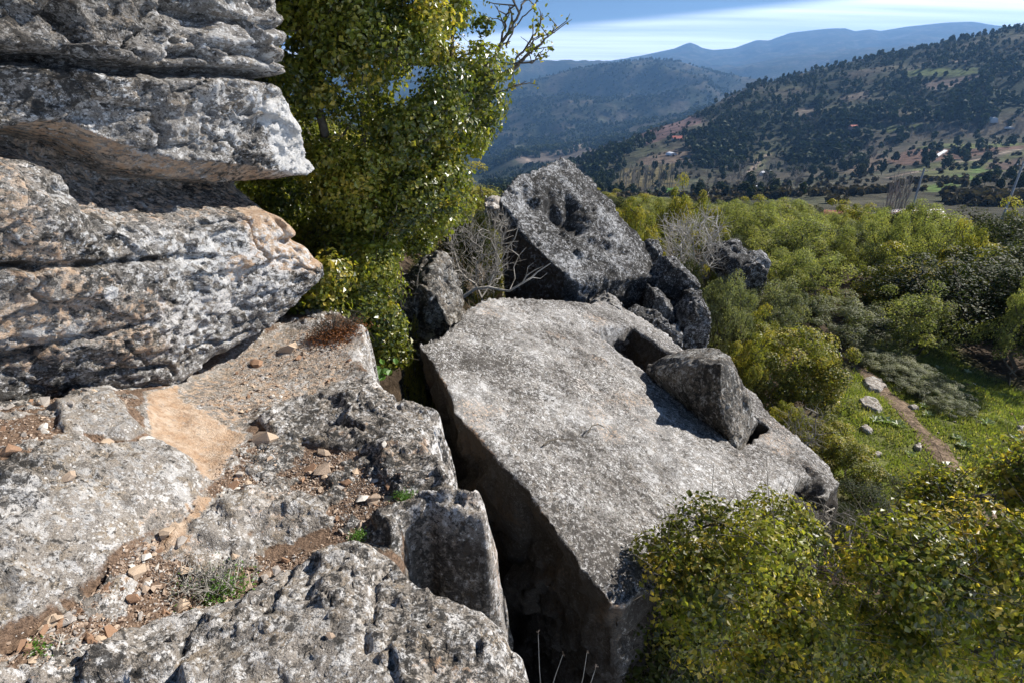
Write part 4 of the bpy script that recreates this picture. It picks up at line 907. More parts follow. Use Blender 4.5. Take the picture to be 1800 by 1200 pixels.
# bare crooked boughs reaching out at the upper right, a few leaves at the ends
bl, leafs = [], []
def bough(pts, y, r0, r1, twigs=3, tl_=0.12):
    Pp = np.array([at_y(a, b_, y + 0.08*math.sin(i*1.3)) for i, (a, b_) in enumerate(pts)])
    t = np.linspace(0, 1, len(Pp)); tt = np.linspace(0, 1, len(Pp)*4); Q = np.c_[[np.interp(tt, t, Pp[:, j]) for j in range(3)]].T + r.normal(size=(len(tt), 3))*0.006
    bl.append((Q-trunk_base, np.linspace(r0, r1, len(Q))))
    for j in r.integers(len(Q)//3, len(Q), twigs):
        d_ = unit(np.array([r.normal()*0.6+0.3, r.normal()*0.4, 0.6*r.random()+0.1])); e1 = Q[j] + d_*tl_*(0.5+r.random()); e2 = e1 + unit(d_ + r.normal(size=3)*0.5)*tl_*0.5
        bl.append((np.array([Q[j], e1, e2])-trunk_base, np.array([r1*1.6, r1*1.1, r1*0.6])))
        for e in (e1, e2, Q[j]):
            if r.random() < 0.55: leafs.extend([e + r.normal(size=3)*0.018 for _ in range(int(r.integers(2, 7)))])
bough([(780,190),(830,150),(865,105),(893,60),(915,20),(925,-10)], 5.2, 0.022, 0.006, 6)
bough([(800,210),(860,150),(905,120),(925,95),(940,88),(965,62),(975,47)], 5.1, 0.024, 0.003, 8)
bough([(905,105),(935,70),(950,45),(953,25)], 5.1, 0.010, 0.003, 4); bough([(925,90),(945,65),(975,60)], 5.05, 0.007, 0.002, 2, 0.06)
bough([(870,110),(885,60),(888,30),(905,8),(900,-20)], 5.2, 0.012, 0.004, 5); bough([(840,140),(880,115),(910,112),(935,110),(955,85)], 5.0, 0.012, 0.003, 5)
bough([(790,240),(840,190),(880,160),(905,150)], 5.0, 0.010, 0.003, 5); bough([(890,80),(905,45),(935,15),(945,0)], 5.2, 0.008, 0.003, 3)
bough([(845,330),(850,350),(868,355)], 5.3, 0.006, 0.002, 2, 0.05)
tv, tf = tubes(bl, 5); link('bare_boughs', mesh_np('bare_boughs', tv, tf, M_wood, smooth=True), oak)['kind'] = 'stuff'
lf = np.array(leafs); V_, f_, at = leaf_cloud(lf - trunk_base, r.normal(size=lf.shape)+[0,0,.4], 0.032*(0.7+0.6*r.random(len(lf))), r, True, 0.65, R=r.random(len(lf)), G=r.random(len(lf)))
q_ = link('sparse_leaves', mesh_np('sparse_leaves', V_, f_, M_oak, attr=at), oak); q_['kind'] = 'stuff'
print('oak ok')

# ------------------------------------------------------------------ shrubs
SH = {}
for key, kw in dict(
    oak=dict(mat=M_shrub, n_cl=74, per=200, leaf=0.056, cl=0.21, yellow=0.3),
    oak_b=dict(mat=M_shrub, n_cl=66, per=210, leaf=0.056, cl=0.23, lump_=0.6, yellow=0.35),
    grey=dict(mat=M_grey, n_cl=90, per=190, leaf=0.044, cl=0.18, lump_=0.35),
    grey_b=dict(mat=M_grey, n_cl=80, per=200, leaf=0.046, cl=0.20, lump_=0.6),
    bright=dict(mat=M_cyp, n_cl=60, per=200, leaf=0.05, cl=0.24, shell=0.5, lump_=0.8, tall=True),
    bright_b=dict(mat=M_cyp, n_cl=60, per=200, leaf=0.05, cl=0.25, shell=0.5, lump_=0.7),
    dark=dict(mat=M_dark, n_cl=75, per=190, leaf=0.048, cl=0.26, lump_=0.5, tall=True),
    dark_b=dict(mat=M_dark, n_cl=75, per=190, leaf=0.045, cl=0.26, lump_=0.5)).items():
    SH[key] = shrub_mesh(hash(key) % 1 + sum(map(ord, key)), **kw)
def bush(px, pytop, wpx, y, key, label=None, group=None, name='shrub', cat='shrub', deep=1.0):
    top_ = at_y(px, pytop, y); dist = np.linalg.norm(at_y(px, pytop+wpx*0.4, y)); x_ = top_[0]; g_ = float(gz(np.array([x_]), np.array([y]))[0]) if math.hypot(x_, y) < 42 else tz(x_, y)
    hgt = max(top_[2] - g_, 0.3); hw = wpx/F*dist*0.5*0.88
    return plant_at(name, label, cat, SH[key], (x_, y, g_-0.05), hw, hgt/2.2, float(rng.random()*6.28), group)
bush(1287,462,120,8.9,'grey','tall grey green bush right of the dark square rock','shrubs on the slope')
bush(1372,470,125,11.0,'grey_b','grey green rounded bush behind the tall one, below the blue grey rock','shrubs on the slope')
bush(1335,540,90,9.3,'oak_b','green bush filling the gap behind the yellow green shrub','shrubs on the slope')
bush(1390,558,190,8.6,'oak','big spreading yellow green shrub next to the tip of the slab','shrubs on the slope')
bush(1445,606,120,8.1,'oak_b','lower right lobe of yellow green scrub facing the turf','shrubs on the slope')
bush(1330,590,90,8.0,'oak_b','yellow green scrub pressed against the slab and grave lid','shrubs on the slope')
bush(1480,520,150,12.2,'grey','grey green mound between the big shrub and the wedge boulder','shrubs on the slope')
bush(1545,570,110,12.0,'grey_b','low grey green mound below the wedge boulder','shrubs on the slope')
bush(1420,505,110,12.5,'grey_b','small grey green mound left of the wedge boulder','shrubs on the slope')
for px_, py_, w_, ky_, lb_ in ((1548,610,85,'grey','upper left tip of the creeping shrub beside the flat pale stone'),(1582,626,90,'grey_b','second lobe of the creeping shrub from its upper left tip'),(1618,646,90,'grey','middle lobe of the creeping shrub at the edge of the shade'),(1652,670,84,'grey_b','fourth lobe of the creeping shrub reaching into the turf'),(1680,694,62,'grey','lower right tip of the creeping shrub in the turf')):
    bush(px_, py_, w_, float(hit(px_, py_+34, 3.0)[1]), ky_, lb_, 'lobes of the creeping shrub', 'creeping_shrub')
bush(1445,728,120,6.6,'oak','dark green thicket just behind the right tip of the slab','shrubs on the slope')
bush(1500,770,120,6.2,'oak_b','green thicket right of the slab tip above the bare twigs','shrubs on the slope')
bush(1400,700,80,6.9,'oak','low scrub along the outer edge of the slab','shrubs on the slope')
bush(1560,850,130,5.4,'dark_b','dark scrub at the lower left corner of the turf','shrubs on the slope')
bush(1490,880,90,4.9,'dark_b','dark scrub under the broken tip of the slab','shrubs on the slope')
bush(1128,345,105,14.5,'oak','round olive green bush right of the upright boulder top','shrubs on the slope')
bush(1197,330,95,16.0,'oak_b','round darker bush behind the pale bare bush','shrubs on the slope')
bush(1118,395,70,13.0,'oak_b','yellowish bush low behind the upright boulder','shrubs on the slope')
bush(1240,352,90,19,'oak','loose olive bush right of the round darker bush','shrubs on the slope')
bush(1210,440,70,10.8,'dark_b','low dark bush between angular block and blue grey rock','shrubs on the slope')
bush(820,345,110,9.5,'dark_b','dull green bush in shade behind the lower crown of the oak','shrubs on the slope')
bush(865,380,70,10.5,'oak','olive bush in the gap left of the upright boulder','shrubs on the slope')
bush(755,440,90,8.2,'dark_b','dark bush behind the rounded grey boulder','shrubs on the slope')
bush(722,585,60,5.0,'oak_b','small tangled shrub at the upper end of the cleft','shrubs on the slope')
bush(1300,468,90,10.6,'grey_b','grey green bush in front of the flat blue grey rock','shrubs on the slope')
bush(1255,480,60,10.9,'oak_b','olive bush left of the blue grey rock','shrubs on the slope')
# trees that shade the right edge of the meadow
bush(1735,455,250,13.0,'dark','big dark evergreen in deep shade at the right edge of the meadow','evergreens at the right edge','evergreen_tree','tree')
bush(1880,430,230,15.0,'dark','dark evergreen cut by the right frame edge above the shaded meadow','evergreens at the right edge','evergreen_tree','tree')
bush(1700,440,150,17.0,'oak_b','evergreen with sunlit rim behind the dark edge tree','evergreens at the right edge','evergreen_tree','tree')
bush(2000,470,230,15.0,'dark_b','dark evergreen beyond the right frame edge','evergreens at the right edge','evergreen_tree','tree')
bush(1770,375,170,21,'dark','dark tree with a yellow sunlit top at the right edge','evergreens at the right edge','evergreen_tree','tree')
bush(1600,520,90,16,'oak','sunlit low evergreen right of the wedge boulder','evergreens at the right edge','evergreen_tree','tree')
# the belt of bushes and small trees below the slope
r = np.random.default_rng(5); placed = []
L2 = {'bright': 'bright sage green tree in the belt below the slope', 'bright_b': 'pale green bushy tree in the belt below the slope', 'grey_b': 'grey green bush in the belt below the slope', 'oak_b': 'olive bush in the belt below the slope', 'oak': 'olive green tree in the belt below the slope','dark': 'dark green tree doubling as a shadow gap in the belt below the slope'}
tries = 0; belt = []
while len(placed) < 150 and tries < 9000:
    tries += 1; px = r.uniform(1080, 1960); rr = 15 + 38*r.random()**0.9
    d_ = ray(px, 300); th = math.atan2(d_[0], d_[1]); x_, y_ = rr*sin(th), rr*cos(th)
    if px < 1260 and rr < 26: continue
    if px < 1400 and rr < 19: continue
    if px > 1480 and px < 1640 and rr < 20: continue
    wd = (0.5 + 0.5*r.random())*(1 + rr/55)
    if any((x_-a)**2 + (y_-b_)**2 < (0.97*(wd+c_))**2 for a, b_, c_ in placed): continue
    placed.append((x_, y_, wd)); u = r.random()
    key = ('bright' if u < 0.30 else 'bright_b' if u < 0.46 else 'oak_b' if u < 0.60 else 'oak' if u < 0.74 else 'grey_b' if u < 0.86 else 'dark') if px < 1720 else ('oak_b' if u < 0.4 else 'dark' if u < 0.7 else 'bright')  # dark leaves also stand in for shadow gaps between the brighter trees
    g_ = tz(x_, y_); hh = (1.5 + 1.7*r.random())*(0.8 + 0.25*wd)
    lim = {1080: 345, 1240: 352, 1400: 352, 1500: 352, 1560: 362, 1600: 366, 1640: 352, 1700: 312, 1800: 300, 2000: 290}
    ptop = np.interp(px, list(lim.keys()), list(lim.values())); zt = np.interp(0, [0], [0]); dr = ray(px, ptop); tmax = dr[2]/math.hypot(dr[0], dr[1])*rr
    hh = min(hh, tmax - g_ + 0.15*r.random())
    if hh < 0.5: continue
    belt.append((key, rr, px, plant_at('small_tree' if key in ('bright', 'dark', 'oak') else 'bush', L2[key], 'tree' if key in ('bright','dark','oak') else 'bush', SH[key], (x_, y_, g_-0.05), wd, hh/2.4, r.random()*6.28, 'trees and bushes of the belt below the slope')))
far_b = 0
while far_b < 85:
    px = r.uniform(1060, 1960); rr = r.uniform(54, 135); d_ = ray(px, 300); th = math.atan2(d_[0], d_[1]); x_, y_ = rr*sin(th), rr*cos(th); key = ('oak_b', 'dark_b', 'grey_b', 'dark')[r.integers(4)]; wd = 1.2 + 1.6*r.random()
    plant_at('bush', {'oak_b': 'olive', 'dark_b': 'dark green', 'grey_b': 'grey green', 'dark': 'dark'}[key] + ' bush on the falling ground beyond the belt', 'bush', SH[key], (x_, y_, tz(x_, y_)-0.1), wd, (1.2 + 1.8*r.random())/2.2, r.random()*6.28, 'bushes beyond the belt'); far_b += 1
for i in range(26):        # the slope behind the oak
    x_, y_ = r.uniform(-9, -1.2), r.uniform(8.5, 26); key = ('oak_b', 'dark_b', 'grey_b')[i % 3]; wd = 0.6 + 0.9*r.random()
    plant_at('bush', {'oak_b': 'olive', 'dark_b': 'dark green', 'grey_b': 'grey green'}[key] + ' bush on the slope behind the oak', 'bush', SH[key], (x_, y_, float(gz(np.array([x_]), np.array([y_]))[0])-0.1), wd, (1.0 + 1.0*r.random())/2.2, r.random()*6.28, 'bushes on the slope behind the oak')
ORD = lambda n: ('%d' % n) + ('th' if 10 < n % 100 < 20 else {1: 'st', 2: 'nd', 3: 'rd'}.get(n % 10, 'th'))
belt_rows = {}
for key, rr, px, o_ in belt: belt_rows.setdefault((key, 'front' if rr < 26 else 'middle' if rr < 38 else 'back'), []).append((px, o_))
for (key, row), L_ in belt_rows.items():
    L_.sort(key=lambda t_: t_[0])
    for i, (px, o_) in enumerate(L_): o_['label'] = L2[key].replace(' in the belt below the slope', '') + ', %s from the left in the %s row of the belt' % (ORD(i+1), row)
print('belt', len(placed))

# near bushes in the lower right corner, built leaf by leaf at their own distance
def near_bush(label, polys, mat, n, per, leaf, seed, base, cat='shrub', name='kermes_oak_bush', csz=(0.06, 0.17), yellow=0.82, group='leafy bushes at the lower right'):
    r = np.random.default_rng(seed); C = np.concatenate([fill(pl, y, n_, th_, r) for pl, y, n_, th_ in polys]); 
    keep = fbm(C, 3.2, 2, off=seed) > -0.14; C = C[keep]; nn = len(C); base = np.asarray(base, float)
    cs = csz[0] + csz[1]*r.random(nn); k = r.poisson(per*(cs/0.11)**1.6); idx = np.repeat(np.arange(nn), k); Dc = unit(C - (C.mean(0) + [0, 0.4, -0.6]))
    P_, Nr, g = leaf_shell(C, Dc, idx, cs, r); ct = np.clip(0.5 + fbm(C, 3.0, 2, off=seed+5)*1.2 + r.normal(size=nn)*0.2, 0, 1)
    R_ = np.clip(0.05 + 0.75*ct[idx] + r.normal(size=len(idx))*0.22, 0, 1); G_ = np.clip(r.random(len(idx))*0.75 + (r.random(nn)[idx] > yellow)*0.32 + 0.08*ct[idx], 0, 1)
    V_, f_, at = leaf_cloud(P_, Nr, leaf*1.12*np.clip(np.exp(r.normal(size=len(idx))*0.30), 0.45, 1.7), r, False, 0.74, R=R_, G=G_)
    t = thing(name, label, cat, tuple(base), 0, group); q_ = link('foliage', mesh_np('foliage', V_-base, f_, mat, attr=at), t); q_['kind'] = 'stuff'
    lines, _, _ = skeleton(base, C[::2], r, 0.03, 0.003)
    for i in range(0, nn):
        for _ in range(6):
            e = C[i] + unit(r.normal(size=3)+[0,0,0.5])*cs[i]*1.7; lines.append((np.array([C[i], (C[i]+e)/2 + r.normal(size=3)*0.008, e]), np.array([0.003, 0.002, 0.001])))
    tv, tf = tubes([(a-base, b_) for a, b_ in lines], 4); link('branches', mesh_np('branches', tv, tf, M_wood), t)['kind'] = 'stuff'; return t
near_bush('leafy yellow green oak bush in front of the lower edge of the slab', [([(1130,960),(1180,905),(1215,888),(1250,900),(1290,915),(1330,905),(1370,888),(1420,905),(1450,960),(1520,1010),(1530,1100),(1500,1230),(1180,1230),(1150,1130),(1110,1060)], 2.45, 230, 0.55)], M_near, 0, 150, 0.0225, 31, (1.2, 2.6, -4.6))
near_bush('dark oak bush at the bottom under the slab with sparse leaves', [([(1120,1090),(1200,1080),(1260,1300),(1150,1300),(1090,1240)], 2.2, 60, 0.3)], M_dark, 0, 80, 0.024, 37, (0.7, 2.3, -4.6))
near_bush('broad shaded oak bush filling the lower right corner', [([(1490,1000),(1560,930),(1620,900),(1700,940),(1760,900),(1860,880),(1960,1000),(1960,1280),(1480,1280)], 2.5, 240, 0.60)], M_near, 0, 140, 0.025, 41, (2.4, 2.6, -4.8))
near_bush('sunlit sprays of oak leaves rising at the right edge over the turf', [([(1740,860),(1760,820),(1800,790),(1860,800),(1900,900),(1760,930)], 2.7, 60, 0.25), ([(1590,880),(1620,850),(1680,850),(1700,880),(1660,930),(1600,930)], 3.1, 50, 0.2)], M_near, 0, 55, 0.028, 43, (2.7, 2.9, -4.8))
print('near bushes ok')

# ------------------------------------------------------------------ bare and dead wood
def twiggy(name, label, cat, base, tips, r, r0, r1, mat, sub=6, tl_=0.18, rot=0.6, group=None):
    base = np.asarray(base, float); lines, nodes, w_ = skeleton(base, np.array(tips), r, r0, r1, sag=0.05)
    for t_ in tips:
        for _ in range(sub):
            d_ = unit(unit(t_-base)*0.8 + r.normal(size=3)*rot); s_ = t_ - unit(t_-base)*tl_*r.random()*1.5
            e1 = s_ + d_*tl_*(0.4+0.6*r.random()); e2 = e1 + unit(d_ + r.normal(size=3)*0.5)*tl_*0.6
            lines.append((np.array([s_, e1, e2]), np.array([r1*0.9, r1*0.7, r1*0.4])))
    tv, tf = tubes([(a-base, b_) for a, b_ in lines], 4)
    o = link(name, mesh_np(name, tv, tf, mat), loc=base); return tag(o, label, cat, group)
r = np.random.default_rng(77)
tw = [at_y(r.uniform(785, 895), r.uniform(370, 500), 6.6 + r.uniform(-0.5, 0.5)) for _ in range(90)]
twiggy('leafless_shrub', 'bare grey leafless shrub standing between the oak and the upright boulder', 'shrub', at_y(850,540,6.6), tw, r, 0.02, 0.003, M_twig, 6, 0.16)
tw = [at_y(r.uniform(1165, 1275), r.uniform(375, 470), 11.5 + r.uniform(-0.7, 0.7)) for _ in range(90)]
twiggy('leafless_shrub', 'pale leafless bush right of the upright boulder in the sun', 'shrub', at_y(1215,490,11.5), tw, r, 0.03, 0.005, M_palewood, 7, 0.3)
def dead(pts, y, r0, r1):
    Pp = np.array([at_y(a, b_, y + 0.05*math.sin(i)) for i, (a, b_) in enumerate(pts)]); return (Pp, np.linspace(r0, r1, len(Pp)))
dl = [dead([(815,522),(835,508),(858,505),(880,510),(895,512),(918,498),(935,488),(945,478),(968,463)], 6.2, 0.022, 0.006), dead([(918,498),(925,485),(940,475),(955,468)], 6.2, 0.010, 0.003), dead([(895,512),(905,490),(903,470),(912,450),(925,435)], 6.25, 0.009, 0.003),
      dead([(858,505),(868,480),(880,460),(890,440),(905,420),(912,395)], 6.3, 0.011, 0.003), dead([(935,488),(950,490),(962,480)], 6.2, 0.006, 0.002), dead([(880,460),(870,440),(872,420)], 6.3, 0.006, 0.002), dead([(912,450),(900,440),(898,425)],6.25,0.005,0.002), dead([(925,485),(928,470),(938,462)],6.2,0.005,0.002)]
bp_ = dl[0][0][0]; tv, tf = tubes([(a-bp_, b_) for a, b_ in dl], 6)
tag(link('dead_branch', mesh_np('dead_branch', tv, tf, M_palewood, smooth=True), loc=bp_), 'bleached crooked dead branch lying in front of the dark base of the upright boulder', 'branch')
tw = [at_y(r.uniform(1400, 1600), r.uniform(880, 980), 3.6 + r.uniform(-0.3, 0.3)) for _ in range(70)]
twiggy('leafless_shrub', 'bare twiggy shrub below the broken tip of the slab', 'shrub', at_y(1470,1010,3.6), tw, r, 0.014, 0.002, M_twig, 6, 0.12)
tw = [at_y(r.uniform(1380, 1450), r.uniform(715, 780), 6.3 + r.uniform(-0.2, 0.2)) for _ in range(25)]
twiggy('leafless_shrub', 'small bare grey twigs sprouting over the outer edge of the slab', 'shrub', at_y(1405,790,6.3), tw, r, 0.012, 0.003, M_twig, 5, 0.15)
tw = [at_y(r.uniform(660, 735), r.uniform(500, 590), 5.0 + r.uniform(-0.2, 0.2)) for _ in range(40)]
twiggy('leafless_shrub', 'tangle of thin grey twigs at the foot of the rounded boulder', 'shrub', at_y(700,620,5.0), tw, r, 0.008, 0.002, M_twig, 5, 0.1)
cur = dead([(1515,975),(1530,972),(1560,955),(1585,940),(1597,930)], 3.1, 0.008, 0.003); c2_ = dead([(1597,930),(1590,918),(1578,908)], 3.1, 0.003, 0.0015)
tv, tf = tubes([(cur[0]-cur[0][0], cur[1]), (c2_[0]-cur[0][0], c2_[1])], 5); tag(link('dead_branch', mesh_np('dead_branch', tv, tf, M_twig, smooth=True), loc=cur[0][0]), 'thin curved dead branch rising out of the bare twigs at lower right', 'branch')
for i, (pts, y, lab) in enumerate([([(952,1230),(948,1170),(946,1110)], 1.9, 'tallest dry flower stalk at the bottom of the cleft'), ([(965,1225),(975,1190),(990,1148)], 1.9, 'dry stalk with a seed head leaning right in the cleft'), ([(1015,1230),(1025,1190),(1032,1145)], 1.9, 'thin bare stalk in the cleft right of the seed head'), ([(1030,1220),(1040,1195),(1048,1170)], 1.9, 'shortest bare stalk at the bottom edge of the cleft')]):
    a = np.array([at_y(p[0], p[1], y) for p in pts]); a = np.r_[[a[0] + [0, 0.02, -1.2]], a]; t = thing('dry_stalk', lab, 'plant', tuple(a[0]), 0, 'dry stalks in the cleft')
    tv, tf = tubes([(a-a[0], np.array([0.003, 0.0025, 0.002, 0.0012]))], 5); link('stem', mesh_np('stem', tv, tf, M_palewood), t)
    hd = []
    for q in range(6): hd.append((np.array([a[-1]-a[0], a[-1]-a[0] + unit(r.normal(size=3)+[0,0,.5])*0.012]), np.array([0.002, 0.003])))
    tv, tf = tubes(hd, 5); link('seed_head', mesh_np('seed_head', tv, tf, M_stone), t)

# plants on the ledge
def ledge_plant(px, py, label, ntw, hgt, spread, leaves, mat, lsz, twmat=M_palewood, name='small_plant', cat='plant'):
    b_ = lhit(px, py); z_ = ledge_z(*b_); base = np.array([b_[0], b_[1], z_-0.01]); t = thing(name, label, cat, tuple(base)); L_ = []
    for _ in range(ntw):
        d_ = unit(np.array([r.normal()*spread, r.normal()*spread, 1.0])); st = np.array([r.normal()*0.03, r.normal()*0.02, 0]); m1 = st + d_*hgt*(0.3+0.3*r.random()); e = m1 + unit(d_ + r.normal(size=3)*0.35)*hgt*0.5*r.random()
        L_.append((np.array([st, m1, e]), np.array([0.0022, 0.0015, 0.0008])))
        for _k in range(2): L_.append((np.array([m1, m1 + unit(d_ + r.normal(size=3)*0.6)*hgt*0.35]), np.array([0.0012, 0.0006])))
    if L_:
        tv, tf = tubes(L_, 3); link('twigs', mesh_np('twigs', tv, tf, twmat), t)
    if leaves:
        C = r.normal(size=(leaves, 3))*np.array([0.045, 0.04, 0.02])*(hgt/0.12) + np.array([0.01, -0.02, 0.02]); C[:, 2] = np.abs(C[:, 2])
        V_, f_, at = leaf_cloud(C, r.normal(size=C.shape)+[0,0,0.8], lsz*(0.6+0.8*r.random(leaves)), r, True, 0.5, R=0.5+0.5*r.random(leaves)); q_ = link('foliage', mesh_np('foliage', V_, f_, mat, attr=at), t); q_['kind'] = 'stuff'
    return t
M_fresh = leaf_material('fresh_leaves', (0.05,0.12,0.015), (0.12,0.24,0.03), (0.2,0.3,0.05), trans=0.35, rough=0.5)
M_rust = leaf_material('rusty_leaves', (0.10,0.035,0.012), (0.24,0.09,0.025), (0.3,0.14,0.05), trans=0.25, rough=0.6)
ledge_plant(385, 1030, 'dry twiggy herb with fresh green shoots growing in the rubble', 70, 0.14, 0.75, 900, M_fresh, 0.010)
ledge_plant(320, 1030, 'sprawling grey dry twigs left of the green shoots', 45, 0.10, 1.1, 60, M_fresh, 0.008)
ledge_plant(110, 668, 'tuft of moss at the foot of the rock face', 0, 0.05, 1, 500, M_fresh, 0.009)
ledge_plant(712, 880, 'green moss cushion on the broken block', 0, 0.06, 1, 420, M_fresh, 0.007)
ledge_plant(628, 935, 'green moss patch among the rubble', 0, 0.05, 1, 400, M_fresh, 0.007)
ledge_plant(65, 1120, 'wisp of green grass on the lower left rock', 6, 0.05, 0.8, 120, M_fresh, 0.008)
ledge_plant(580, 582, 'rust brown dry shrub in the shade under the oak', 60, 0.20, 0.7, 1500, M_rust, 0.013, M_wood)
ledge_plant(610, 575, 'second rust brown dead shrublet right under the oak leaves', 40, 0.16, 0.8, 700, M_rust, 0.012, M_wood)
# broad fresh green leaves hanging over the cleft
base = at_y(668, 652, 3.75); t = thing('broad_leaved_plant', 'fresh green broad leaved plant on the rim of the cleft below the oak', 'plant', tuple(base))
for i in range(13):
    c_ = at_y(r.uniform(648, 708), r.uniform(634, 664), 3.75 + r.uniform(-0.06, 0.1)) - base
    V_, f_, at = leaf_cloud(np.array([[0., 0, 0]]), np.array([[r.normal()*0.4, -0.3, 1.0]]), np.array([0.075*(0.7+0.5*r.random())]), r, True, 0.75)
    link('leaf', mesh_np('leaf', V_ + c_, f_, M_fresh, attr=at), t)
    
print('dead wood ok')
#@@PART5
# ------------------------------------------------------------------ loose stones on the ledge
r = np.random.default_rng(99)
def stone_mesh(seed, sub=1, flat_=0.7, ang=0.35):
    rr = np.random.default_rng(seed); pts_ = unit(rr.normal(size=((7, 11, 18)[sub], 3)))*(0.75+0.25*rr.random(((7, 11, 18)[sub], 1)))*np.array([1.0, 0.6+0.3*rr.random(), flat_*(0.65+0.4*rr.random())])
    bm_ = hull_bm(pts_); bmesh.ops.triangulate(bm_, faces=bm_.faces); bm_.verts.index_update(); bm_.verts.ensure_lookup_table()
    Vv = np.array([v.co[:] for v in bm_.verts]); fs = np.array([[v.index for v in f_.verts] for f_ in bm_.faces]); bm_.free(); return Vv, fs
M_st = [M_stone, plain_mat('brown_stone', (0.30,0.18,0.11), 0.9, 0.4, 40, 0.003), plain_mat('grey_stone', (0.36,0.32,0.28), 0.9, 0.45, 30, 0.003), plain_mat('cream_stone', (0.50,0.38,0.27), 0.9, 0.35, 30, 0.003), plain_mat('white_stone', (0.62,0.57,0.5), 0.9, 0.3, 30, 0.003)]
def place_stone(name, me, x_, y_, s_, rot, label, cat='stone', group=None, sink=0.25, tilt=0.2):
    z_ = ledge_z(x_, y_); o = link(name, me, loc=(x_, y_, z_ + s_*(0.5-sink)*0.8)); o.scale = (s_, s_, s_); o.rotation_euler = (r.normal()*tilt, r.normal()*tilt, rot)
    return tag(o, label, cat, group)
SPECIAL = [(467,780,0.075,3,'largest loose stone, cream coloured, lying on the flat rock plate'),(570,800,0.042,3,'tan stone right of the largest loose stone'),(678,808,0.022,4,'small whitish stone alone on the flat rock near the cleft'),
 (657,882,0.042,0,'upright brownish stone beside the rubble near the moss'),(192,790,0.05,3,'tan stone at the top edge of the left boulder'),(75,717,0.04,3,'pale tan stone in the rubble at far left'),(40,833,0.05,1,'brown stone at the left frame edge above the left boulder'),
 (632,922,0.03,0,'rusty stone next to the green moss patch'),(182,688,0.035,1,'dark brown stone with an orange side at the foot of the rock face'),(505,605,0.075,3,'sunlit buff block at the shaded back of the dirt hollow'),(255,778,0.045,4,'flat whitish stone above the edge of the left boulder'),
 (450,632,0.05,1,'brown slab of stone lying in the branch shadow on the dirt'),(320,1068,0.035,3,'angular cream stone in the rubble below the twiggy herb'),(590,1160,0.02,0,'tiny tan stone on the front boulder'),(130,855,0.03,0,'rounded tan stone on the left boulder')]
for i, (px, py, s_, mi, lab) in enumerate(SPECIAL):
    Vv, fs = stone_mesh(503+i, 2, 0.72); me = mesh_np('stone', Vv, fs, M_st[mi]); p_ = lhit(px, py); place_stone('stone', me, p_[0], p_[1], s_, r.random()*6.28, lab, group=None)
SM = [mesh_np('stone', *stone_mesh(600+i, 1, 0.7), M_st[i % 4 if i % 7 else 4]) for i in range(14)]
REG = [([(-40,670),(120,665),(235,700),(255,760),(190,800),(60,815),(-40,845)], 1.5, 'upper left'), ([(370,850),(430,780),(480,790),(640,800),(650,860),(650,960),(600,985),(575,890),(450,860),(340,900)], 1.5, 'centre'),
       ([(170,1010),(250,960),(330,960),(480,985),(560,960),(560,990),(470,1050),(300,1090),(180,1130),(90,1130)], 1.3, 'lower left'), ([(-40,1130),(60,1070),(160,1010),(250,950),(335,930),(345,965),(180,1030),(60,1140)], 0.9, 'lower left'), ([(60,1130),(200,1080),(200,1200),(40,1200)], 0.8, 'bottom left'), ([(430,600),(600,590),(630,640),(520,700),(430,720),(350,700)], 0.6, 'hollow'),
       ([(640,830),(760,860),(720,890),(650,900)],0.5,'block')]
RW = np.array([w_ for _, w_, _ in REG]); RW = RW/RW.sum(); RP = [lp(p_) for p_, _, _ in REG]
def in_region(i):
    pl = RP[i]; lo, hi = pl.min(0), pl.max(0)
    while True:
        q_ = lo + (hi-lo)*r.random((32, 2)); sd = sdpoly(q_, pl); ok = (sd > 0)
        for a in q_[ok]:
            if lsample(LSDE, a[0], a[1]) > 0.03: return a
cnt = 0; names_ = {'upper left': 'loose stones in the rubble at the foot of the rock face', 'centre': 'loose stones in the rubble strip in front of the flat rock', 'lower left': 'loose stones in the rubble around the dry herb', 'bottom left': 'loose stones at the bottom left', 'hollow': 'small stones scattered on the orange dirt hollow','block':'small stones on the rock by the cleft'}
while cnt < 285:
    i = r.choice(len(REG), p=RW); a = in_region(i)
    if lsample(LSOL, *a) > 0.5 and r.random() < 0.85: continue
    reg = REG[i][2]; s_ = float(np.clip(0.0165*np.exp(r.normal()*0.42), 0.009, 0.05))*(0.8 if reg in ('hollow','block') else 1.0)*(1 + 0.25*(a[1]-1.5))
    place_stone('stone', SM[r.integers(14)], a[0], a[1], s_, r.random()*6.28, 'small angular ' + ('pebble lying on bare orange dirt' if reg == 'hollow' else 'pebble on the rock beside the cleft' if reg == 'block' else 'stone in the loose rubble, ' + {'upper left': 'at the foot of the rock face', 'centre': 'between the flat rock and the front boulder', 'lower left': 'around the dry herb', 'bottom left': 'at the bottom left corner'}[reg]), 'stone', names_[reg]); cnt += 1
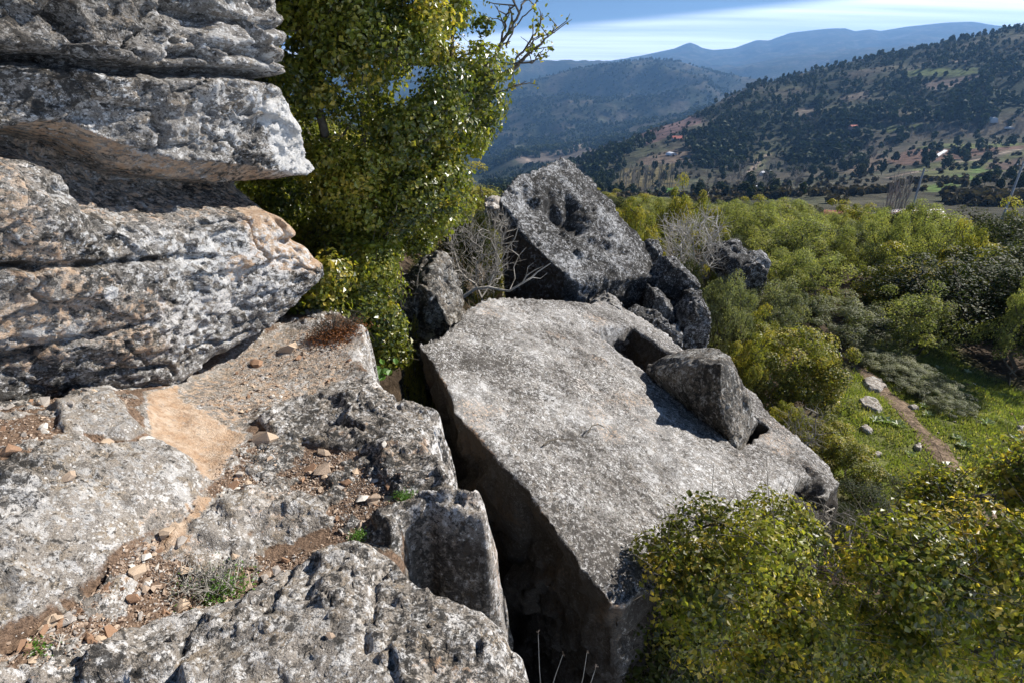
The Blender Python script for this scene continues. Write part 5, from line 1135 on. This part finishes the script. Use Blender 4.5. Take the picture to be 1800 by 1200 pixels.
# fine gravel
base_st = [stone_mesh(700+i, 0, 0.7, 1.5) for i in range(4)]
Ng = 15000; Vs, Fs, At, o_ = [], [], [], 0
pos = []
while len(pos) < Ng:
    i = r.choice(len(REG), p=RW)
    pl = RP[i]; lo, hi = pl.min(0)-0.04, pl.max(0)+0.04; q_ = lo + (hi-lo)*r.random((400, 2)); sd = sdpoly(q_, pl) + r.normal(size=400)*0.02
    for a in q_[sd > 0]:
        so_ = lsample(LSOL, *a)
        if lsample(LSDE, *a) < 0.02 or (so_ > 0.5 and r.random() < 0.93): continue
        if REG[i][2] == 'hollow' and r.random() < 0.4: continue
        pos.append((a[0], a[1], ledge_z(*a)))
pos = np.array(pos[:Ng]); sz = np.clip(0.0042*np.exp(r.normal(size=Ng)*0.45), 0.002, 0.012)
for b_i in range(4):
    bv, bf = base_st[b_i]; k = np.arange(b_i, Ng, 4); n_ = len(k); an = r.random(n_)*6.28; ca, sa = np.cos(an), np.sin(an)
    X_ = bv[None, :, 0]*ca[:, None] - bv[None, :, 1]*sa[:, None]; Y_ = bv[None, :, 0]*sa[:, None] + bv[None, :, 1]*ca[:, None]; Z_ = bv[None, :, 2] + 0.2 + X_*r.normal(size=(n_,1))*0.4
    G_ = np.stack([X_, Y_, Z_], -1)*sz[k][:, None, None] + pos[k][:, None]; Vs.append(G_.reshape(-1, 3)); Fs.append((bf[None]+np.arange(n_)[:, None, None]*len(bv)).reshape(-1, 3)+o_); o_ += n_*len(bv)
    At.append(np.repeat(r.random((n_, 3)), len(bv), axis=0))
mg = new_mat('gravel_stones'); b = NB(mg); at_ = b.n('ShaderNodeSeparateColor', {0: b.n('ShaderNodeAttribute', attribute_name='msk').outputs['Color']})
cgr = b.mix(at_.outputs[0], rgb(0.19,0.13,0.09), rgb(0.46,0.35,0.26)); cgr = b.mix(b.ramp(at_.outputs[1], 0.8, 0.85), cgr, rgb(0.45,0.42,0.38)); cgr = b.mix(b.ramp(at_.outputs[2], 0.75, 0.8), cgr, rgb(0.10,0.06,0.04))
b.n('ShaderNodeOutputMaterial', {'Surface': b.n('ShaderNodeBsdfPrincipled', {'Base Color': cgr, 'Roughness': 0.95}).outputs[0]})
g_o = link('gravel', mesh_np('gravel', np.concatenate(Vs), np.concatenate(Fs), mg, attr=np.concatenate(At))); tag(g_o, 'reddish brown grit and gravel filling the hollows of the rock ledge', 'gravel', kind='stuff')
print('stones ok')

# ------------------------------------------------------------------ meadow: turf, path, leafy rosettes
def gzs(P_): return gz(P_[:, 0], P_[:, 1])
pl = hitpoly([(1430,830),(1470,740),(1500,640),(1545,600),(1570,575),(1640,575),(1700,640),(1800,690),(1990,760),(2100,900),(1800,1000),(1600,930),(1500,900)], 3.0)
path = hitpoly([(1470,605),(1492,628),(1515,650),(1545,680),(1568,700),(1590,725),(1612,750),(1640,780),(1668,815),(1700,850),(1725,885),(1750,930)], 3.0)
tt = np.linspace(0, 1, 160); cs = np.r_[0, np.cumsum(np.linalg.norm(np.diff(path, axis=0), axis=1))]; cs /= cs[-1]
pc = np.c_[np.interp(tt, cs, path[:,0]), np.interp(tt, cs, path[:,1])]; tg = unit(np.gradient(pc, axis=0)); nn_ = np.c_[-tg[:,1], tg[:,0]]
w_u = np.linspace(-1, 1, 15); wid = 0.20 + 0.14*fbm(np.c_[tt*8, tt*0], 1, 2) 
G3 = pc[:, None] + nn_[:, None]*(w_u[None, :, None]*wid[:, None, None]*(1 + 0.25*fbm(np.c_[np.repeat(tt, 15)*30, np.tile(w_u, 160)], 1, 2).reshape(160, 15, 1)))
Gf = G3.reshape(-1, 2); edge_ = np.tile(np.abs(w_u), 160)
zf = gzs(Gf) + 0.035*(1-edge_**2) - 0.02*sstep(0.85, 1.0, edge_) + 0.02*fbm(Gf, 9, 3)
pm = ground_mat('trodden_earth', 20, 5, 0.03, 0.5)
o = link('footpath', mesh_np('footpath', np.c_[Gf, zf], grid_faces(160, 15), pm, smooth=False, attr=np.tile(np.array([[0.20, 0.145, 0.10]]), (len(Gf), 1)))); tag(o, kind='structure')
nB = 70000; lo, hi = pl.min(0), pl.max(0); Q = lo + (hi-lo)*r.random((nB*3, 2)); sd = sdpoly(Q, pl) + fbm(Q, 1.1, 3)*0.5
Q = Q[(sd > 0)][:nB]; dp = dline(Q, pc); Q = Q[dp > -0.05 + 0.30*r.random(len(Q))**0.7]; Q = Q[fbm(Q, 2.2, 3, off=7) > -0.26 + 0.3*(r.random(len(Q)) < 0.15)]; n_ = len(Q)
zb = gzs(Q) - 0.01; hgt = (0.035 + 0.04*r.random(n_))*(1 + 0.7*np.clip(fbm(Q, 1.5, 2, off=2), -0.5, 1)); an = r.random(n_)*6.28; wv = 0.012
B0 = np.c_[Q, zb]; d1 = np.c_[np.cos(an), np.sin(an), 0*an]*wv; tip = B0 + np.c_[np.cos(an+1.5)*hgt*0.5, np.sin(an+1.5)*hgt*0.5, hgt] + r.normal(size=(n_, 3))*0.008
Vv = np.stack([B0-d1, B0+d1, tip], 1).reshape(-1, 3); fs = np.arange(n_*3).reshape(-1, 3)
M_grass = leaf_material('turf_blades', (0.08,0.10,0.03), (0.26,0.30,0.07), (0.42,0.37,0.16), trans=0.4, rough=0.5)
tone = np.clip(0.55 + fbm(Q, 1.7, 3, off=12)*0.9 + r.normal(size=n_)*0.15, 0, 1)
tag(link('grass', mesh_np('grass', Vv, fs, M_grass, attr=np.repeat(np.c_[tone, np.clip(r.random(n_)*0.8 + 0.25*(fbm(Q, 2.3, 3, off=31) > 0.12), 0, 1), tone*0], 3, axis=0))), 'short bright green turf of the small meadow below the rocks', 'grass', kind='stuff')
M_ros = leaf_material('silver_leaves', (0.12,0.17,0.07), (0.36,0.42,0.25), (0.6,0.6,0.48), trans=0.3, rough=0.45)
for i, (px, py, s_, lab) in enumerate([(1555,742,0.26,'pale leafy rosette left of the path, largest of its cluster'),(1538,740,0.2,'small rosette at the left end of the cluster by the path'),(1578,748,0.22,'rosette at the right end of the cluster by the path'),(1612,690,0.22,'leafy rosette right of the upper path near the creeping shrub'),(1625,715,0.18,'dark leafy rosette right of the path, upper'),(1630,730,0.18,'dark leafy rosette right of the path, lower'),
     (1735,745,0.24,'leafy rosette standing at the border of the deep shade'),(1695,784,0.22,'rosette right of the lower path'),(1790,775,0.24,'leafy rosette at the right frame edge'),(1605,690,0.16,'small rosette touching the creeping shrub'),(1680,770,0.15,'little rosette close to the lower path'),(1600,800,0.16,'faint rosette left of the lower path'),(1745,812,0.2,'rosette low on the right side of the turf'),(1650,648,0.18,'rosette in the shaded part of the turf'),(1700,655,0.16,'rosette under the dark evergreen')]):
    p_ = hit(px, py, 3.0); t = thing('leafy_rosette', lab, 'plant', tuple(p_), 0, 'pale leafy rosettes in the turf'); s_ *= 0.62
    nl = 14; an = np.arange(nl)*2.4 + r.random()*6; 
    for q in range(nl):
        up_ = 0.35 + 0.5*r.random(); d_ = np.array([cos(an[q]), sin(an[q]), up_]); d_ /= np.linalg.norm(d_)
        V_, f_, at = leaf_cloud((d_*s_*0.55)[None], (np.array([-d_[0]*d_[2], -d_[1]*d_[2], 1-d_[2]**2]) + r.normal(size=3)*0.25)[None], np.array([s_*(0.6+0.6*r.random())]), r, True, 0.36, R=np.array([r.random()]), G=np.array([r.random()]), axis=d_[None])
        link('leaf', mesh_np('leaf', V_, f_, M_ros, attr=at), t)

tag(link('twig', mesh_np('twig', *tubes([(np.array([sp(955,782,0.03), sp(965,774,0.035), sp(985,770,0.03), sp(1008,773,0.04)]) - sp(955,782,0.03), np.array([0.006,0.005,0.004,0.003]))], 5), M_wood), loc=sp(955,782,0.02)), 'dark dry twig lying on the middle of the slab', 'twig')
tag(link('twig', mesh_np('twig', *tubes([(np.array([sp(1034,760,0.02), sp(1040,748,0.03), sp(1052,745,0.03), sp(1062,750,0.02)]) - sp(1034,760,0.02), np.array([0.005,0.005,0.004,0.003]))], 5), M_wood), loc=sp(1034,760,0.02)), 'short curved twig near the shallow pit of the slab', 'twig')
# small pale stones and clods strewn over turf and path
k = 0
while k < 46:
    q_ = lo + (hi-lo)*r.random(2)
    if sdpoly(q_[None], pl)[0] < 0.1: continue
    d0 = dline(q_[None], pc)[0]
    if d0 > 0.3 and r.random() < 0.35: continue
    me_ = SM[r.integers(14)]; s_ = float(0.03*np.exp(r.normal()*0.45)); o = link('stone', me_, loc=(q_[0], q_[1], float(gz(np.array([q_[0]]), np.array([q_[1]]))[0]) + s_*0.4)); o.scale = (s_*1.3, s_, s_); o.rotation_euler[2] = r.random()*6.28
    tag(o, 'small loose stone on the trodden path through the turf' if d0 < 0.3 else 'small loose stone in the short grass', 'stone', 'small stones of the path' if d0 < 0.3 else 'small stones in the turf'); k += 1
# ------------------------------------------------------------------ far trees
def far_tree(seed, n_, lsz, conic=0.0):
    rr = np.random.default_rng(seed); D = unit(rr.normal(size=(n_, 3))); D[:,2] = D[:,2]*0.9
    lob = 1 + 0.5*fbm(D, 1.5, 2, off=seed % 50); P_ = D*(0.55+0.45*rr.random(n_))[:, None]*lob[:, None]
    z_ = 0.58 + P_[:, 2]*0.42; w_ = 0.34*(1 - conic*np.clip(z_, 0, 1)); P_ = np.c_[P_[:, 0]*w_, P_[:, 1]*w_, z_]
    V_, f_, at = leaf_cloud(P_, D + rr.normal(size=D.shape)*0.5 + [0,0,0.3], np.full(n_, lsz)*(0.7+0.6*rr.random(n_)), rr, False, 0.9, R=np.clip(0.3+0.4*D[:,2]+rr.random(n_)*0.4, 0, 1), G=rr.random(n_)*0.8)
    tk, tf_ = tubes([(np.array([[0,0,-0.1],[0,0,0.5]]), np.array([0.025, 0.015]))], 4)
    m_ = len(V_); me = mesh_np('tree', np.r_[V_, tk], [f_, tf_+m_], [M_pine, M_wood], attr=np.r_[at, np.zeros((len(tk), 3))]); 
    mi = np.zeros(len(f_)+len(tf_), np.int32); mi[len(f_):] = 1; me.polygons.foreach_set('material_index', mi); return me, V_, f_, at
FT = [far_tree(810+i, 330, 0.13, [0.15, 0.6, 0.35, 0.8][i]) for i in range(4)]
LT = [far_tree(910+i, 24, 0.40, [0.15, 0.6, 0.35, 0.8][i]) for i in range(4)]
def fo_at(x_, y_):
    th = math.atan2(x_, y_); rr = math.hypot(x_, y_); i = int(np.clip(round((th-TH0)/(TH1-TH0)*(NTH-1)), 0, NTH-1)); j = int(np.clip(np.searchsorted(rs, rr), 0, NR-1)); return fo[i*NR+j]
pts = []
REGL = ['dark green tree on the lower wooded slope across the valley']
def blob_trees(poly, n_, h0, h1, lab='dark green tree of the far slope'):
    REGL.append(lab)
    pl_ = np.array(poly, float); lo, hi = pl_.min(0), pl_.max(0); c = 0
    while c < n_:
        q_ = lo + (hi-lo)*r.random(2)
        if sdpoly(q_[None], pl_)[0] > 0:
            p_ = hit(q_[0], q_[1], 60.); pts.append((p_[0], p_[1], p_[2], r.uniform(h0, h1), 1 if r.random() < 0.6 else 2, len(REGL)-1)); c += 1
blob_trees([(1385,290),(1400,262),(1440,250),(1525,238),(1530,262),(1470,285),(1410,300)], 46, 9, 14, 'tall pine in the dense clump right of the tunnel greenhouses')
blob_trees([(1545,240),(1600,235),(1590,255),(1550,262)], 12, 7, 10, 'green tree at the left end of the brown and green fields'); blob_trees([(1475,300),(1520,285),(1525,300),(1490,312)], 10, 7, 11, 'tree in the small group below the tall pine clump')
blob_trees([(1035,300),(1080,262),(1140,240),(1160,246),(1110,270),(1060,310)], 60, 8, 12, 'pine on the dark spur left of the terraced brown fields')
blob_trees([(1195,255),(1230,225),(1300,240),(1320,290),(1290,310),(1215,275)], 60, 8, 13, 'pine in the wood between the terraces and the dirt track')
blob_trees([(1020,300),(1050,280),(1060,330),(1040,340)], 22, 8, 12, 'pine just right of the upright boulder peak'); blob_trees([(1590,215),(1690,180),(1760,200),(1750,222),(1650,225)], 34, 8, 12, 'dark tree in the grove above the far leafless orchard')
blob_trees([(1440,210),(1530,190),(1620,200),(1640,225),(1540,222),(1460,240)], 46, 8, 12, 'dark tree in the wood around the tiny pink house'); blob_trees([(1700,330),(1760,310),(1800,315),(1800,345),(1720,345)], 14, 4, 7, 'dark bushy tree on the valley floor at the right edge')
blob_trees([(1290,340),(1400,330),(1420,345),(1300,352)], 16, 4, 7, 'dark tree on the valley floor just over the belt of bushes'); blob_trees([(1210,340),(1280,320),(1290,345),(1220,350)], 12, 4, 7, 'tree on the valley floor right of the grey poplar grove')
tr = 0
while len(pts) < 6000 and tr < 90000:
    tr += 1; px = r.uniform(840, 1960); d_ = ray(px, 200); th = math.atan2(d_[0], d_[1]); rr = math.exp(r.uniform(math.log(300), math.log(1230)))
    x_, y_ = rr*sin(th), rr*cos(th); f_ = fo_at(x_, y_)
    if r.random() > f_*0.95*(0.25 + 0.75*(fbm(np.array([[x_, y_]]), 1/38., 2, off=15)[0] > -0.08)) + 0.03*(rr > 420): continue
    pts.append((x_, y_, tz(x_, y_), 3.2 + 7.0*r.random()**1.8, int(r.integers(4)), 0))
pts = np.array(pts)
# what stands above the ground line as seen from here, nearest first
dist_ = np.hypot(pts[:,0], pts[:,1]); order = np.argsort(dist_); pts = pts[order]
vis = pts[:, 0]*0 < 1
n_ind = 0; rest = []
for (x_, y_, z_, h_, k_, rg_) in pts:
    if n_ind < 290 and h_ > 5.0:
        o = link('pine_tree' , FT[int(k_)][0], loc=(x_, y_, z_-0.3)); s_ = h_; o.scale = (s_, s_, s_); o.rotation_euler[2] = r.random()*6.28
        tag(o, REGL[int(rg_)] if rg_ > 0 else (('dark green tree on the valley floor ' + ('left of the dirt track' if x_/y_ < 0.40 else 'between the dirt track and the brown fields' if x_/y_ < 0.62 else 'around the brown and green fields at right')) if math.hypot(x_, y_) < 520 else REGL[0]), 'tree', 'trees of the wooded valley side'); n_ind += 1
    else: rest.append((x_, y_, z_, h_, k_))
def merged(name, arr, protos, label, cat='forest', squash=1.0, mat=None):
    arr = np.array(arr); Vs, Fs, As, o_ = [], [], [], 0
    for k_ in range(len(protos)):
        A_ = arr[arr[:, 4].astype(int) == k_]
        if not len(A_): continue
        _, V_, f_, at = protos[k_]; n_ = len(A_); an = r.random(n_)*6.28; ca, sa = np.cos(an)[:, None], np.sin(an)[:, None]
        G_ = np.stack([V_[None, :, 0]*ca - V_[None, :, 1]*sa, V_[None, :, 0]*sa + V_[None, :, 1]*ca, np.broadcast_to(V_[None, :, 2]*squash, (n_, len(V_)))], -1)*A_[:, 3][:, None, None] + A_[:, :3][:, None]
        Vs.append(G_.reshape(-1, 3)); Fs.append((f_[None] + np.arange(n_)[:, None, None]*len(V_)).reshape(-1, f_.shape[1]) + o_); o_ += n_*len(V_)
        As.append(np.clip(np.tile(at, (n_, 1)) + np.repeat(r.normal(size=(n_, 1))*0.25, len(V_), axis=0)*np.array([[1, 0.3, 0]]), 0, 1))
    return tag(link(name, mesh_np(name, np.concatenate(Vs), np.concatenate(Fs), mat or M_pine, attr=np.concatenate(As))), label, cat, kind='stuff')
scrub = []
while len(scrub) < 3200:
    px = r.uniform(840, 1960); d_ = ray(px, 200); th = math.atan2(d_[0], d_[1]); rr = math.exp(r.uniform(math.log(200), math.log(1230))); x_, y_ = rr*sin(th), rr*cos(th)
    if fbm(np.array([[x_, y_]]), 1/45., 3, off=9)[0] < -0.02: continue
    if r.random() < 0.75 and sdpoly(np.array([[x_, y_]]), vp)[0] > 0: continue
    scrub.append((x_, y_, tz(x_, y_)-0.5, r.uniform(2.2, 5.0), int(r.integers(2))))
M_scrub = leaf_material('winter_scrub', (0.045,0.038,0.028), (0.13,0.11,0.075), (0.17,0.12,0.09), trans=0.1, rough=0.9, spec=0.05)
ST = [far_tree(980+i, 14, 0.55, 0.1) for i in range(2)]
merged('scrub', scrub, ST, 'brown leafless scrub and hedges on the valley slopes', 'scrub', 0.8, M_scrub)
merged('forest', rest, LT, 'pine forest covering the hillside across the valley')
# forest on the mid mountains
mm = []; MT = [far_tree(950+i, 10, 0.55, 0.5) for i in range(2)]
while len(mm) < 7500:
    px = r.uniform(840, 1500); d_ = ray(px, 200); th = math.atan2(d_[0], d_[1]); rr = math.exp(r.uniform(math.log(1400), math.log(4100))); x_, y_ = rr*sin(th), rr*cos(th)
    i = int(np.clip(round((th-TH0)/(TH1-TH0)*(NTH-1)), 0, NTH-1)); j = int(np.clip(np.searchsorted(rs, rr), 0, NR-1))
    if r.random() > fo[i*NR+j]*0.9 + 0.25*(fbm(np.array([[x_, y_]]), 1/400., 2)[0] > 0): continue
    mm.append((x_, y_, tz(x_, y_)-1, r.uniform(9, 17), int(r.integers(2))))
merged('mountain_forest', mm, MT, 'pine forest specks on the blue mountain slopes')
# bare winter trees of the valley floor: grey poplars and orchards
def bare_tree(seed, col=0.3, n_=26, tall=True):
    rr = np.random.default_rng(seed); L_ = [(np.array([[0,0,0],[0.01,0,0.5],[0,0,1.0]]), np.array([0.012, 0.008, 0.003]))]
    for _ in range(n_):
        h0 = rr.uniform(0.15, 0.85); a = rr.random()*6.28; l_ = (0.28 if tall else 0.5)*(1-h0*0.6); w_ = 0.35 if tall else 0.8
        e = np.array([cos(a)*l_*w_, sin(a)*l_*w_, h0 + l_*0.9]); L_.append((np.array([[0,0,h0], e*[0.6,0.6,1] - [0,0,l_*0.3], e]), np.array([0.006, 0.004, 0.002])))
    tv, tf = tubes(L_, 3); return mesh_np('bare_tree', tv, tf, M_twig)
BT = [bare_tree(s_, tall=True) for s_ in (1, 2, 3)]; OT = [bare_tree(s_, tall=False, n_=34) for s_ in (4, 5, 6)]
def bare(px, py, h_, mset, lab, grp, r0=60., y=None):
    if y is None: p_ = hit(px, py, r0)
    else: p_ = at_y(px, py, y); p_[2] = tz(p_[0], p_[1])
    o = link('bare_tree', mset[r.integers(3)], loc=p_); o.scale = (h_*1.0, h_*1.0, h_); o.rotation_euler[2] = r.random()*6.28; tag(o, lab, 'tree', grp)
for i in range(34): bare(r.uniform(1085, 1200), r.uniform(325, 345), r.uniform(14, 20), BT, 'leafless grey poplar in the grove beyond the upright boulder', 'leafless poplars beyond the upright boulder')
for i in range(40): bare(r.uniform(1240, 1420), r.uniform(300, 345), r.uniform(7, 11), OT, 'leafless brown orchard tree near the white greenhouses', 'leafless trees near the greenhouses')
for i in range(60): bare(r.uniform(1580, 1800), r.uniform(228, 250), r.uniform(6, 9), OT, 'leafless grey orchard tree on the far terrace at right', 'leafless orchard on the far terrace')
for i in range(30): bare(r.uniform(1460, 1560), r.uniform(250, 300), r.uniform(6, 9), OT, 'leafless brown tree between the pine clump and the brown fields', 'leafless trees by the brown fields')
for i, (px, y_, h_) in enumerate([(1563,108,10.5),(1569,110,11.5),(1574,106,12),(1579,112,12.5),(1585,108,12),(1590,111,11.5),(1596,109,12.5)]):
    x_ = at_y(px, 340, y_)[0]; p_ = np.array([x_, y_, tz(x_, y_)]); topz = at_y(px, 300, y_)[2]
    o = link('bare_tree', BT[i % 3], loc=p_); hh = max(topz - p_[2], 5)*(0.95+0.1*r.random()); o.scale = (hh*0.8, hh*0.8, hh); tag(o, 'leafless brown poplar in the close row rising over the bushes by the red roofs', 'tree', 'row of leafless poplars by the red roofs')

# ------------------------------------------------------------------ village bits: roofs, greenhouses, poles
M_roof = plain_mat('red_roof', (0.42,0.13,0.09), 0.8, 0.35, 3); M_white = plain_mat('white_sheet', (0.78,0.79,0.8), 0.5, 0.08, 3); M_plas = plain_mat('plaster', (0.5,0.45,0.38), 0.9, 0.15, 3); M_pole = plain_mat('grey_pole', (0.42,0.42,0.42), 0.7, 0.2, 3); M_glassd = plain_mat('dark_window', (0.03,0.035,0.04), 0.2, 0.1, 3); M_pinkw = plain_mat('pink_wall', (0.55,0.35,0.30), 0.9, 0.1, 3)
def boxv(cx_, cy_, cz_, sx, sy, sz_):
    v = np.array([[a, b_, c] for c in (0, 1) for a, b_ in ((-.5,-.5),(.5,-.5),(.5,.5),(-.5,.5))])*[sx, sy, sz_] + [cx_, cy_, cz_]
    return v, np.array([[3,2,1,0],[4,5,6,7],[0,1,5,4],[1,2,6,5],[2,3,7,6],[3,0,4,7]])
def house(px, ptop, y, w, d, rot, label, wallm, stripes=False, h_=None):
    tp = at_y(px, ptop, y); gl = tz(tp[0], tp[1]); H = max(tp[2]-gl, 3.0)
    if h_: tp = hit(px, ptop, 60.); gl = tp[2]; H = h_
    eave = H - w*0.22
    t = thing('house', label, 'house', (tp[0], tp[1], gl), rot); v, f_ = boxv(0, 0, 0, w, d, eave); link('wall', mesh_np('wall', v, f_, wallm), t)
    ov = 0.4; rv = np.array([[-w/2-ov,-d/2-ov,eave-0.1],[w/2+ov,-d/2-ov,eave-0.1],[w/2+ov,d/2+ov,eave-0.1],[-w/2-ov,d/2+ov,eave-0.1],[-w/2-ov,0,H],[w/2+ov,0,H]])
    rf = link('roof', mesh_np('roof', rv, [np.array([[0,1,5,4],[2,3,4,5],[3,2,1,0]]), np.array([[1,2,5],[3,0,4]])], M_roof), t)
    if stripes:
        nS = 7
        for side in (-1, 1):
            for q in range(nS):
                a0, a1 = (q+0.25)/nS, (q+0.75)/nS
                pts_ = [np.array([s_*(w/2+ov), side*(d/2+ov)*(1-a), eave-0.1+(H-eave+0.1)*a+0.06]) for a in (a0, a1) for s_ in (-1, 1)]
                v_ = np.array([pts_[0], pts_[1], pts_[3], pts_[2]]); v_ = np.r_[v_, v_-[0,0,0.05]]
                link('sheet', mesh_np('sheet', v_, np.array([[0,1,2,3],[7,6,5,4],[0,4,5,1],[1,5,6,2],[2,6,7,3],[3,7,4,0]]), M_white), rf)
    for q in (-1, 1):
        v, f_ = boxv(q*w*0.25, -d/2-0.02, eave*0.45, 1.0, 0.06, 1.2); link('window', mesh_np('window', v, f_, M_glassd), t)
    v, f_ = boxv(0, -d/2-0.02, 0.0, 1.0, 0.07, 2.1); link('door', mesh_np('door', v, f_, M_wood), t)
    return t
house(1612, 369, 100, 9, 7, 0.2, 'house with red and white striped roof half hidden behind the bushes at the pole', M_plas, True)
house(1577, 370, 95, 4.5, 6, 0.5, 'low shed with red and white striped roof just left of the larger striped roof', M_plas, True)
house(1497, 372, 98, 8, 7, -0.3, 'small house with a plain red roof among the bushes left of the poplar row', M_plas)
house(1499, 228, 560, 7, 6, 0.1, 'tiny pinkish house among dark trees on the far valley side', M_pinkw, h_=4.5)
house(1190, 246, 900, 12, 7, 0.1, 'tiny pale house on the terraces above the left fields', M_plas, h_=4.5)
def arch_shed(px, py, w, l, rot, lab, flatt=1.0, r0=60.):
    p_ = hit(px, py, r0); an = np.linspace(0, pi, 11); prof = np.c_[-np.cos(an)*w/2, np.sin(an)*w/2*flatt + 0.2]
    V_ = np.array([[a, s_*l/2, c] for s_ in (-1, 1) for a, c in prof]); n_ = 11
    f_ = np.array([[i, i+1, n_+i+1, n_+i] for i in range(n_-1)]); t = thing('greenhouse', lab, 'greenhouse', tuple(p_), rot, 'white greenhouses in the valley')
    link('cover', mesh_np('cover', V_, f_, M_white, smooth=True), t); link('end_panel', mesh_np('end_panel', V_[:n_], np.array([list(range(n_))]), M_white), t); link('end_panel', mesh_np('end_panel', V_[n_:], np.array([list(range(n_))[::-1]]), M_white), t)
arch_shed(1340,308,4.8,9,-0.5,'left one of the two white tunnel greenhouses by the dirt track'); arch_shed(1351,306,4.2,9,-0.5,'right one of the two white tunnel greenhouses by the dirt track')
arch_shed(1320,331,10,5,0.0,'long low white greenhouse nearest to the belt of bushes',0.35); arch_shed(1180,273,9,8,0.4,'white greenhouse on the brown terraces at left',0.6)
arch_shed(1741,216,8,8,0.0,'round white tank like greenhouse beyond the far orchard',1.2); arch_shed(1774,227,8,4,0.0,'low white shed at the end of the far orchard',0.4); arch_shed(1243,342,3,3,0.0,'smallest white greenhouse beside the grove',0.5)
for (a, b_, c_, d__, lab) in ((1642,279,1655,270,'longer strip of white sheeting on the brown field'),(1655,271,1662,266,'shorter strip of white sheeting at the upper end of the longer one')):
    p1, p2 = hit(a, b_, 60.), hit(c_, d__, 60.); dv_ = unit(p2-p1); nn2 = np.array([-dv_[1], dv_[0], 0])*1.2
    v_ = np.array([p1-nn2, p1+nn2, p2+nn2, p2-nn2]) + [0,0,0.9]; c0_ = p1.copy(); v_ = np.r_[v_, v_-[0,0,0.8]] - c0_
    tag(link('white_sheeting', mesh_np('white_sheeting', v_, np.array([[0,1,2,3],[7,6,5,4],[0,4,5,1],[1,5,6,2],[2,6,7,3],[3,7,4,0]]), M_white), loc=c0_), lab, 'sheeting')
def pole(px, ptop, y, rad, lab):
    tp = at_y(px, ptop, y); gl = tz(tp[0], tp[1]); t = thing('utility_pole', lab, 'pole', (tp[0], tp[1], gl), 0, 'utility poles behind the belt of bushes'); H = tp[2]-gl
    tv, tf = tubes([(np.array([[0,0,-0.3],[0,0,H]]), np.array([rad*1.3, rad]))], 10); link('shaft', mesh_np('shaft', tv, tf, M_pole, smooth=True), t)
    v, f_ = boxv(0, 0, H-0.5, 1.3, 0.1, 0.1); link('crossarm', mesh_np('crossarm', v, f_, M_wood), t)
    for q in (-0.55, 0.55): v, f_ = boxv(q, 0, H-0.4, 0.07, 0.07, 0.15); link('insulator', mesh_np('insulator', v, f_, M_white), t)
pole(1625, 296, 92, 0.14, 'grey utility pole standing right of the striped roof'); pole(1800, 284, 62, 0.10, 'grey utility pole at the right edge of the picture')
print('tris', sum(len(m.polygons) for m in bpy.data.meshes), 'objects', len(bpy.data.objects))
